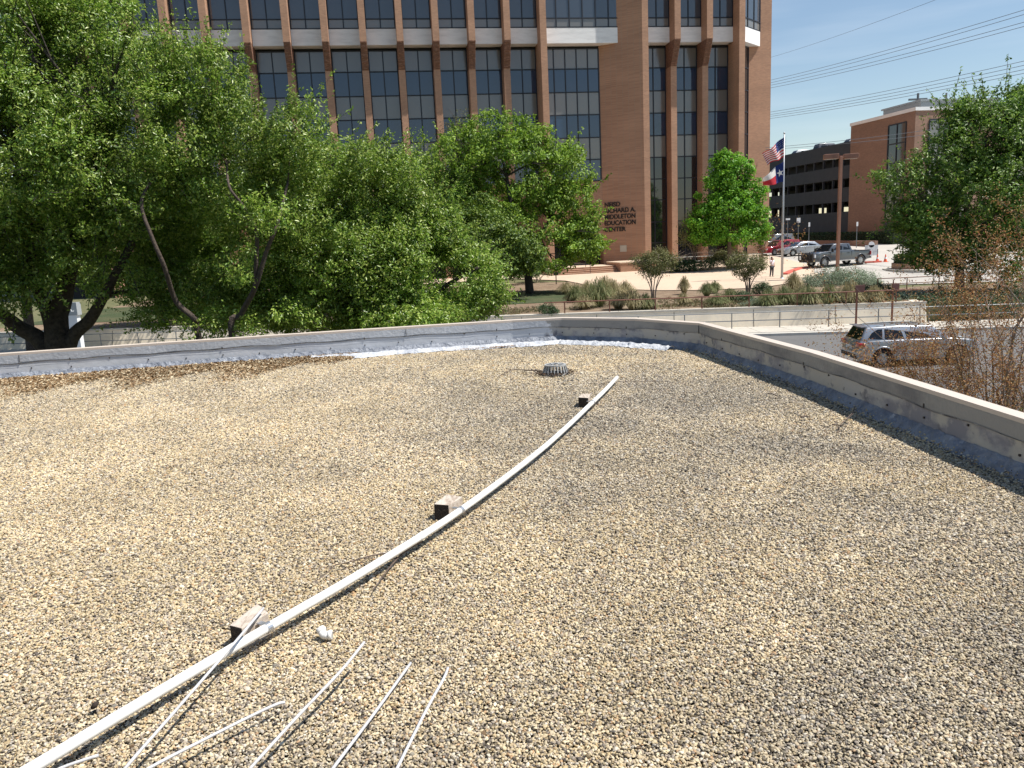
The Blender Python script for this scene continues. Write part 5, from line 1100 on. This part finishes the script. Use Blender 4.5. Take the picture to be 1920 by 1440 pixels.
# ================================================================== VEHICLES
m_tyre = mat('tyre_rubber', (.015,.015,.016), .85); m_rim = mat('alloy_rim', (.48,.49,.50), .3, metal=.7)
m_carglass = mat('car_glass', (.008,.009,.01), .06, spec=.45); m_blk = mat('black_trim', (.02,.02,.022), .6); m_chrome = mat('chrome', (.7,.7,.72), .15, metal=1)
m_tail = mat('tail_lamp', (.42,.01,.012), .2, coat=1); m_headl = mat('head_lamp', (.6,.62,.65), .1, spec=1, coat=1); m_plate = mat('number_plate', (.7,.7,.68), .5)
def vehicle(name, label, cat, loc, rz, L_, W_, H_, paint, belt, wheels, wr, hood, tail, gh, kind='suv', ground=.22, sidewins=(), group=None, tilt=0):
    """x forward from rear bumper 0..L. hood = list of (x,z) belt->front ; tail = list of (x,z) rear bottom->belt. gh=(xr0,xf0,xr1,xf1,w0,w1)"""
    e_ = empty(name, tuple(loc), rz, label, cat, group); e_.rotation_euler = (0, tilt, rz)
    X0 = L_/2
    def arch(cx): return [(cx + (wr+.07)*math.cos(math.pi - math.pi*k/12)*1.0, ground + max(0, wr+ .0 - ground) + (wr+.07)*math.sin(math.pi*k/12)) for k in range(13)]
    wz = wr
    pts_ = [tail[0]]
    sill = ground+.05
    out = []
    for cx in wheels:
        r_ = wr+.075; a0 = math.asin(max(-1, min(1, (sill-wz)/r_)))
        k0 = math.pi - a0; k1 = a0; arc = [(cx + r_*math.cos(k0+(k1-k0)*k/14), wz + r_*math.sin(k0+(k1-k0)*k/14)) for k in range(15)]
        out += arc
    poly = [tail[0]] + out + hood[::-1] + tail[:0:-1]
    poly = [tail[0]] + out + list(reversed(hood)) + list(reversed(tail[1:]))
    n_ = len(poly); hw = W_/2; vs = []; rings = [(-1,.93,.0),(-1,1,.06),(1,1,.06),(1,.93,.0)]
    bm = bmesh.new()
    def yy(z, s__, inset): 
        t = min(1, max(0, (z-.35)/(belt-.35))); return s__*(hw - inset - .05*t*t - .03*(z < .35))
    L1 = [bm.verts.new((x-X0, yy(z,-1,0), z)) for x, z in poly]; L2 = [bm.verts.new((x-X0, yy(z,1,0), z)) for x, z in poly]
    f1 = bm.faces.new(L1); f2 = bm.faces.new(list(reversed(L2)))
    side = []
    for k in range(n_): bm.faces.new((L1[k], L2[k], L2[(k+1)%n_], L1[(k+1)%n_]))
    # narrow the nose and tail in plan
    for v in bm.verts:
        d0 = min(v.co.x+X0, X0-v.co.x); 
        if d0 < .35: v.co.y *= 1 - .16*(1-d0/.35)**2
    bmesh.ops.recalc_face_normals(bm, faces=bm.faces)
    me = bpy.data.meshes.new('body'); bm.to_mesh(me); bm.free(); me.materials.append(paint); bo = bpy.data.objects.new('body', me); COL.objects.link(bo); bo.parent = e_
    bv = bo.modifiers.new('b','BEVEL'); bv.width = .045; bv.segments = 3; bv.limit_method = 'ANGLE'; bv.angle_limit = R(50); me.polygons.foreach_set('use_smooth', [True]*len(me.polygons))
    # dark wheel wells / underbody
    mb = MB(); mb.box((0,0,ground+.22), (L_*.82, W_*.80, .36)); mb.build('underbody', m_blk, e_)
    # greenhouse
    xr0, xf0, xr1, xf1, w0, w1 = gh
    C8 = [Vector((xr0-X0,-w0,belt-.03)), Vector((xf0-X0,-w0,belt-.03)), Vector((xf0-X0,w0,belt-.03)), Vector((xr0-X0,w0,belt-.03)), Vector((xr1-X0,-w1,H_)), Vector((xf1-X0,-w1,H_)), Vector((xf1-X0,w1,H_)), Vector((xr1-X0,w1,H_))]
    # slightly crowned roof
    mb = MB(); mb.add(C8 + [Vector(((xr1+xf1)/2-X0,-w1-.01,H_+.03)), Vector(((xr1+xf1)/2-X0,w1+.01,H_+.03))], [(0,1,5,8,4),(1,2,6,5),(2,3,7,9,6),(3,0,4,7),(4,8,9,7),(8,5,6,9),(3,2,1,0)])
    mb.build('cabin', paint, e_, True, bevel=.05)
    def panel(nm_, a, b, c_, d, st_list, off, m_, par=e_, th=.012):
        """a..d corners: a bottom-left b bottom-right c top-right d top-left. st polygon in 0..1"""
        nn = (b-a).cross(d-a).normalized(); pts2 = [a.lerp(b, s_).lerp(d.lerp(c_, s_), t) + nn*off for s_, t in st_list]; k = len(pts2)
        return MB().add(pts2 + [p - nn*th for p in pts2], [tuple(range(k))] + [(i, (i+1)%k, k+(i+1)%k, k+i) for i in range(k)]).build(nm_, m_, par)
    panel('windscreen', C8[1], C8[2], C8[6], C8[5], [(.06,.10),(.94,.10),(.92,.90),(.08,.90)], .006, m_carglass)
    panel('rear_window', C8[3], C8[0], C8[4], C8[7], [(.06,.14),(.94,.14),(.91,.90),(.09,.90)], .006, m_carglass)
    for wst in sidewins:
        panel('side_window', C8[0], C8[1], C8[5], C8[4], wst, .006, m_carglass)
        panel('side_window', C8[2], C8[3], C8[7], C8[6], [(1-s_, t) for s_, t in reversed(wst)], .006, m_carglass)
    for cx in wheels:
        for sy in (-1, 1):
            we = MB(); y_ = sy*(W_/2-.13)
            prof = [(wr*.60,-.10),(wr*.93,-.115),(wr,-.08),(wr,.08),(wr*.93,.115),(wr*.60,.10)]; n2 = 28; vs = []; fs_ = []
            for k in range(n2):
                t = 2*math.pi*k/n2
                for r_, yo in prof: vs.append((cx-X0+r_*math.cos(t), y_+yo, wz+r_*math.sin(t)))
            for k in range(n2):
                for j in range(len(prof)-1): a = k*6+j; b = ((k+1)%n2)*6+j; fs_.append((a,a+1,b+1,b))
            we.add(vs, fs_); wo_ = we.build('wheel', m_tyre, e_, True)
            rm = MB(); yo = y_+sy*.085
            ringv = []; 
            rm.tube([(cx-X0,yo-sy*.1,wz),(cx-X0,yo-sy*.03,wz)], wr*.6, 20)
            for k in range(5 if kind != 'truck' else 8):
                t = 2*math.pi*k/(5 if kind != 'truck' else 8)+.3; 
                for dt in ((-.12,.12) if kind != 'truck' else (0,)):
                    rm.box((cx-X0+wr*.36*math.cos(t+dt), yo-sy*.005, wz+wr*.36*math.sin(t+dt)), (wr*.5,.03,wr*.09), rot=Matrix.Rotation(-(t+dt),3,'Y'))
            rm.tube([(cx-X0,yo-sy*.03,wz),(cx-X0,yo+sy*.02,wz)], wr*.15, 12)
            rm.build('rim', m_rim, wo_)
    return e_, C8, X0, panel, paint
def carpaint(nm_, c_, metal=.5): 
    return mat(nm_, c_, .32, metal=metal, coat=1)
# --- silver suv on the street
pr_ = Zp(1653, 691, 0); L_ = 4.89
e, C8, X0, panel, pt = vehicle('parked_suv', 'silver suv on the street behind the bare shrubs', 'car', (pr_.x+.94*(4.89/2-1.0)+.12, pr_.y+.95, 0), R(-1.5), 4.89, 1.83, 1.60, carpaint('silver_paint', (.36,.375,.40), .5), 1.06, (1.0,3.89), .36,
    [(3.72,1.08),(4.35,1.0),(4.70,.92),(4.86,.72),(4.88,.45),(4.80,.27)], [(.12,.32),(.02,.45),(.0,.62),(.05,.70),(.10,1.0),(.14,1.08)], (.12,3.72,.42,2.95,.82,.64), 'suv',
    sidewins=([(.07,.22),(.20,.16),(.24,.16),(.24,.85),(.17,.84),(.10,.62)], [(.27,.16),(.49,.16),(.50,.87),(.27,.87)], [(.53,.16),(.82,.16),(.74,.60),(.64,.87),(.54,.87)]))
for sy in (-1,1):
    mb = MB(); mb.tube([(.75-X0,sy*.57,1.61),(.95-X0,sy*.58,1.64),(2.6-X0,sy*.58,1.64),(2.8-X0,sy*.57,1.61)], .014, 6); mb.build('roof_rail', m_steel, e)
    mb = MB(); mb.box((.16-X0,sy*.72,.93), (.26,.34,.17), 0); mb.build('tail_lamp', m_tail, e, bevel=.03)
    mb = MB(); mb.box((4.62-X0,sy*.62,.84), (.36,.34,.17)); mb.build('headlight', m_headl, e, bevel=.03)
    mb = MB(); mb.box((3.3-X0,sy*.99,1.13), (.14,.2,.14)); mb.build('mirror', pt, e, bevel=.03)
    for xx in (1.95,3.0): MB().box((xx-X0,sy*.905,.92), (.2,.03,.035)).build('door_handle', m_chrome, e)
    for xx in (1.52,2.45,3.45): MB().box((xx-X0,sy*.904,.68), (.012,.012,.72)).build('door_gap', m_blk, e)
    for cx in (1.0,3.89):       # flared arches
        arc = [(cx-X0+.47*math.cos(R(a_)), sy*.895, .36+.47*math.sin(R(a_))) for a_ in range(-8,190,12)]; MB().tube(arc, .035, 6).build('wheel_arch', pt, e, True)
e.scale = (.93,.93,.93)
MB().box((.005-X0,0,.80), (.03,.5,.15)).build('number_plate', m_plate, e); MB().box((.06-X0,0,.47), (.14,1.5,.16)).build('rear_bumper_trim', m_blk, e, bevel=.03)
MB().box((.38-X0,0,1.615), (.3,1.15,.03)).build('spoiler', pt, e, bevel=.01)
# --- pickup
c_ = ghit(1566, 499, 1.4); hd = R(197)
TP = carpaint('pickup_grey', (.085,.09,.10), .5)
tloc = Vector((c_.x, c_.y, terrain(c_.x, c_.y)+.03))
e, C8, X0, panel, pt = vehicle('pickup_truck', 'dark grey crew cab pickup with black brush guard behind the lamp post', 'pickup', tloc, hd, 6.3, 2.03, 2.02, TP, 1.38, (1.15,5.1), .45,
    [(4.75,1.40),(5.6,1.32),(6.05,1.24),(6.22,1.05),(6.24,.70),(6.15,.50)], [(.15,.55),(.02,.62),(.0,.80),(.05,1.28),(.08,1.30),(1.90,1.30),(1.94,1.40)], (2.05,4.72,2.28,4.02,.92,.74), 'truck', ground=.45,
    sidewins=([(.08,.18),(.38,.18),(.38,.86),(.12,.86)], [(.44,.18),(.84,.18),(.68,.86),(.44,.86)]), tilt=R(0))
MB().box((1.0-X0,0,1.31), (1.75,1.62,.03)).build('bed_liner', m_blk, e)
for sy in (-1,1):
    MB().box((1.0-X0,sy*.93,1.33), (1.85,.12,.05)).build('bed_rail', m_blk, e, bevel=.01)
    MB().box((6.15-X0,sy*.80,1.02), (.16,.32,.30)).build('headlight', m_headl, e, bevel=.03)
    MB().box((.02-X0,sy*.90,1.05), (.08,.14,.38)).build('tail_lamp', m_tail, e, bevel=.02)
    MB().box((4.45-X0,sy*1.16,1.48), (.12,.24,.32)).build('mirror', m_blk, e, bevel=.03)
    MB().box((3.2-X0,sy*1.0,.52), (2.6,.16,.06)).build('running_board', m_chrome, e)
    for xx in (2.2,3.35,4.5): MB().box((xx-X0,sy*.99,.95), (.014,.02,.8)).build('door_gap', m_blk, e)
    for xx in (2.55,3.65): MB().box((xx-X0,sy*1.0,1.2), (.22,.04,.045)).build('door_handle', m_blk, e)
    for cx in (1.15,5.1):
        arc = [(cx-X0+.56*math.cos(R(a_)), sy*.99, .45+.56*math.sin(R(a_))) for a_ in range(0,182,12)]; MB().tube(arc, .04, 6).build('wheel_arch', pt, e, True)
gu = MB()
for z_ in (.70,.88,1.06,1.28): gu.box((6.42-X0,0,z_), (.07,1.95,.07))
for y_ in (-.97,-.5,0,.5,.97): gu.box((6.42-X0,y_,.98), (.09,.07,.72))
for y_ in (-.5,.5): gu.box((6.32-X0,y_,.65), (.3,.1,.12))
gu.build('brush_guard', m_blk, e); MB().box((6.22-X0,0,.98), (.06,1.2,.42)).build('grille', m_blk, e); MB().box((6.28-X0,0,.58), (.2,1.95,.24)).build('front_bumper', m_blk, e, bevel=.03); MB().box((-.06-X0,0,.66), (.16,1.9,.2)).build('rear_bumper', m_chrome, e, bevel=.02)
# --- sedans
def sedan(name, label, px, py, rz_, paint, zoff=0, scale=1.0, hatch=False, H_=1.45):
    c_ = ghit(px, py, 2.0)
    e_, C8, X0, panel, pt = vehicle(name, label, 'car', (c_.x, c_.y, terrain(c_.x,c_.y)+.03), rz_, 4.85, 1.82, H_, paint, .96, (.98,3.80), .34,
        [(3.6,1.0),(4.3,.90),(4.68,.78),(4.82,.60),(4.83,.40),(4.75,.25)], [(.12,.30),(.02,.42),(.0,.62),(.05,.92),(.55,1.0)], (.45,3.65,1.15,2.75,.80,.60) if not hatch else (.12,3.65,.35,2.85,.82,.66), 'sedan',
        sidewins=([(.14,.2),(.45,.2),(.45,.87),(.24,.80)], [(.49,.2),(.86,.2),(.66,.78),(.49,.87)]))
    for sy in (-1,1):
        MB().box((4.62-X0,sy*.66,.70), (.34,.3,.13)).build('headlight', m_headl, e_, bevel=.02); MB().box((.08-X0,sy*.68,.80), (.12,.32,.14)).build('tail_lamp', m_tail, e_, bevel=.02)
        MB().box((3.2-X0,sy*.96,1.0), (.12,.18,.12)).build('mirror', pt, e_, bevel=.02)
        for xx in (1.3,2.4,3.45): MB().box((xx-X0,sy*.90,.62), (.012,.014,.6)).build('door_gap', m_blk, e_)
    MB().box((4.82-X0,0,.50), (.06,1.1,.22)).build('grille', m_blk, e_)
    return e_
sedan('parked_sedan', 'silver sedan parked left of the pickup', 1501, 479.5, R(190), carpaint('sedan_silver', (.30,.32,.35), .5))
sedan('parked_car', 'dark red car parked left of the silver sedan', 1462, 478, R(200), carpaint('dark_red_paint', (.28,.012,.025), .3), H_=1.62, hatch=True)
sedan('parked_car', 'grey van parked furthest left behind the red car', 1453, 467, R(195), carpaint('grey_van_paint', (.14,.15,.155), .4), H_=1.8, hatch=True)
# cars on the garage roof deck
for k, (t_, colr) in enumerate(((22,(.10,.10,.11)),(16.5,(.5,.5,.5)),(30,(.5,.52,.52)))):
    q = GO + GD*t_ + GX*3
    vehicle('rooftop_car', ('dark car roof showing over the garage parapet','white car roof right of the dark one on the garage','pale car roof furthest left on the garage')[k], 'car', (q.x,q.y,15.2), gang + (math.pi if k else 0), 4.6, 1.8, 1.75, carpaint('roofcar%d' % k if False else ('garage_car_dark','garage_car_white','garage_car_pale')[k], colr, .2), 1.0, (.95,3.7), .34,
        [(3.5,1.02),(4.2,.9),(4.5,.8),(4.58,.5),(4.5,.3)], [(.12,.30),(.0,.5),(.05,.95),(.2,1.03)], (.15,3.5,.4,2.8,.8,.62), 'sedan', sidewins=([(.1,.2),(.45,.2),(.45,.87),(.16,.8)], [(.49,.2),(.86,.2),(.68,.85),(.49,.87)]))
mb = MB(); bb(mb, .63, 23.3, 12.42, 45.7, 15.0, 15.2); mb.build('floor_slab', m_gs, ga)

# ================================================================== PERSON (continuous skinned body, clothes as children)
P_ = ghit(1447, 520, 1.1); e = empty('person', tuple(P_), R(15), 'woman in white top and dark trousers standing by the flagpole with a raised hand', 'person')
def skin(name, verts, edges, radii, m, parent, sub=1, root=0):
    me = bpy.data.meshes.new(name); me.from_pydata(verts, edges, []); o = bpy.data.objects.new(name, me); COL.objects.link(o)
    md_ = o.modifiers.new('skin','SKIN'); md_.use_smooth_shade = True
    for i, r_ in enumerate(radii):
        sv_ = me.skin_vertices[0].data[i]; sv_.radius = r_ if isinstance(r_, tuple) else (r_, r_); sv_.use_root = (i == root)
    s2 = o.modifiers.new('sub','SUBSURF'); s2.levels = sub; s2.render_levels = sub
    dg = bpy.context.evaluated_depsgraph_get(); dg.update(); me2 = bpy.data.meshes.new_from_object(o.evaluated_get(dg)); bpy.data.objects.remove(o)
    me2.materials.clear(); me2.materials.append(m); o = bpy.data.objects.new(name, me2); COL.objects.link(o); o.parent = parent; me2.polygons.foreach_set('use_smooth', [True]*len(me2.polygons)); return o
m_skin = mat('skin', (.42,.24,.17), .6)
V = [(0,0,.92),(0,0,1.12),(0,0,1.34),(0,0,1.44),(0,-.01,1.53),(0,-.01,1.62), (.16,0,1.36),(.20,.02,1.12),(.19,-.08,.92),(.19,-.10,.86), (-.16,0,1.36),(-.20,-.06,1.14),(-.12,-.24,1.36),(-.10,-.26,1.43), (.09,0,.86),(.10,0,.48),(.10,.02,.08),(.10,-.10,.03), (-.09,0,.86),(-.12,-.03,.48),(-.14,.04,.08),(-.14,-.08,.03)]
E_ = [(0,1),(1,2),(2,3),(3,4),(4,5),(2,6),(6,7),(7,8),(8,9),(2,10),(10,11),(11,12),(12,13),(0,14),(14,15),(15,16),(16,17),(0,18),(18,19),(19,20),(20,21)]
Rr = [(.14,.10),(.11,.09),(.13,.09),.05,.085,.075,.055,.042,.032,.03,.055,.042,.032,.03,.085,.055,.035,.03,.085,.055,.035,.03]
skin('body', V, E_, Rr, m_skin, e)
skin('shirt', [V[0],V[1],V[2],(0,0,1.41),V[6],V[7],V[10],V[11]], [(0,1),(1,2),(2,3),(2,4),(4,5),(2,6),(6,7)], [(.165,.125),(.14,.115),(.155,.115),.075,.078,.062,.078,.062], mat('white_shirt', (.75,.66,.70), .9), e)
skin('trousers', [V[0],V[14],V[15],V[16],V[18],V[19],V[20]], [(0,1),(1,2),(2,3),(0,4),(4,5),(5,6)], [(.155,.115),.10,.07,.052,.10,.07,.052], mat('dark_trousers', (.03,.035,.05), .9), e)
skin('hair', [(0,.01,1.70),(0,.05,1.62),(0,.09,1.50),(0,.10,1.38)], [(0,1),(1,2),(2,3)], [.07,.10,.075,.04], mat('dark_hair', (.02,.015,.012), .7), e)
mb = MB(); mb.box((-.085,-.27,1.50), (.075,.012,.15)); mb.build('phone', m_blk, e)
for s__ in (-1,1): MB().box((s__*.11+(-.03 if s__<0 else 0),-.06,.03), (.09,.25,.07)).build('shoe', m_blk, e, bevel=.02)
for s_, yy_ in ((-1,0),(1,0)): MB().box((s_*.032,-.093,1.60), (.022,.01,.012)).build('eye', m_blk, e)
for k in range(5):
    MB().tube([(-.10+.015*(k-2),-.262,1.45),(-.095+.014*(k-2),-.272,1.49-.006*abs(k-2)),(-.09+.012*(k-2),-.282,1.51-.006*abs(k-2))], [.009,.008,.006], 6).build('finger', m_skin, e)
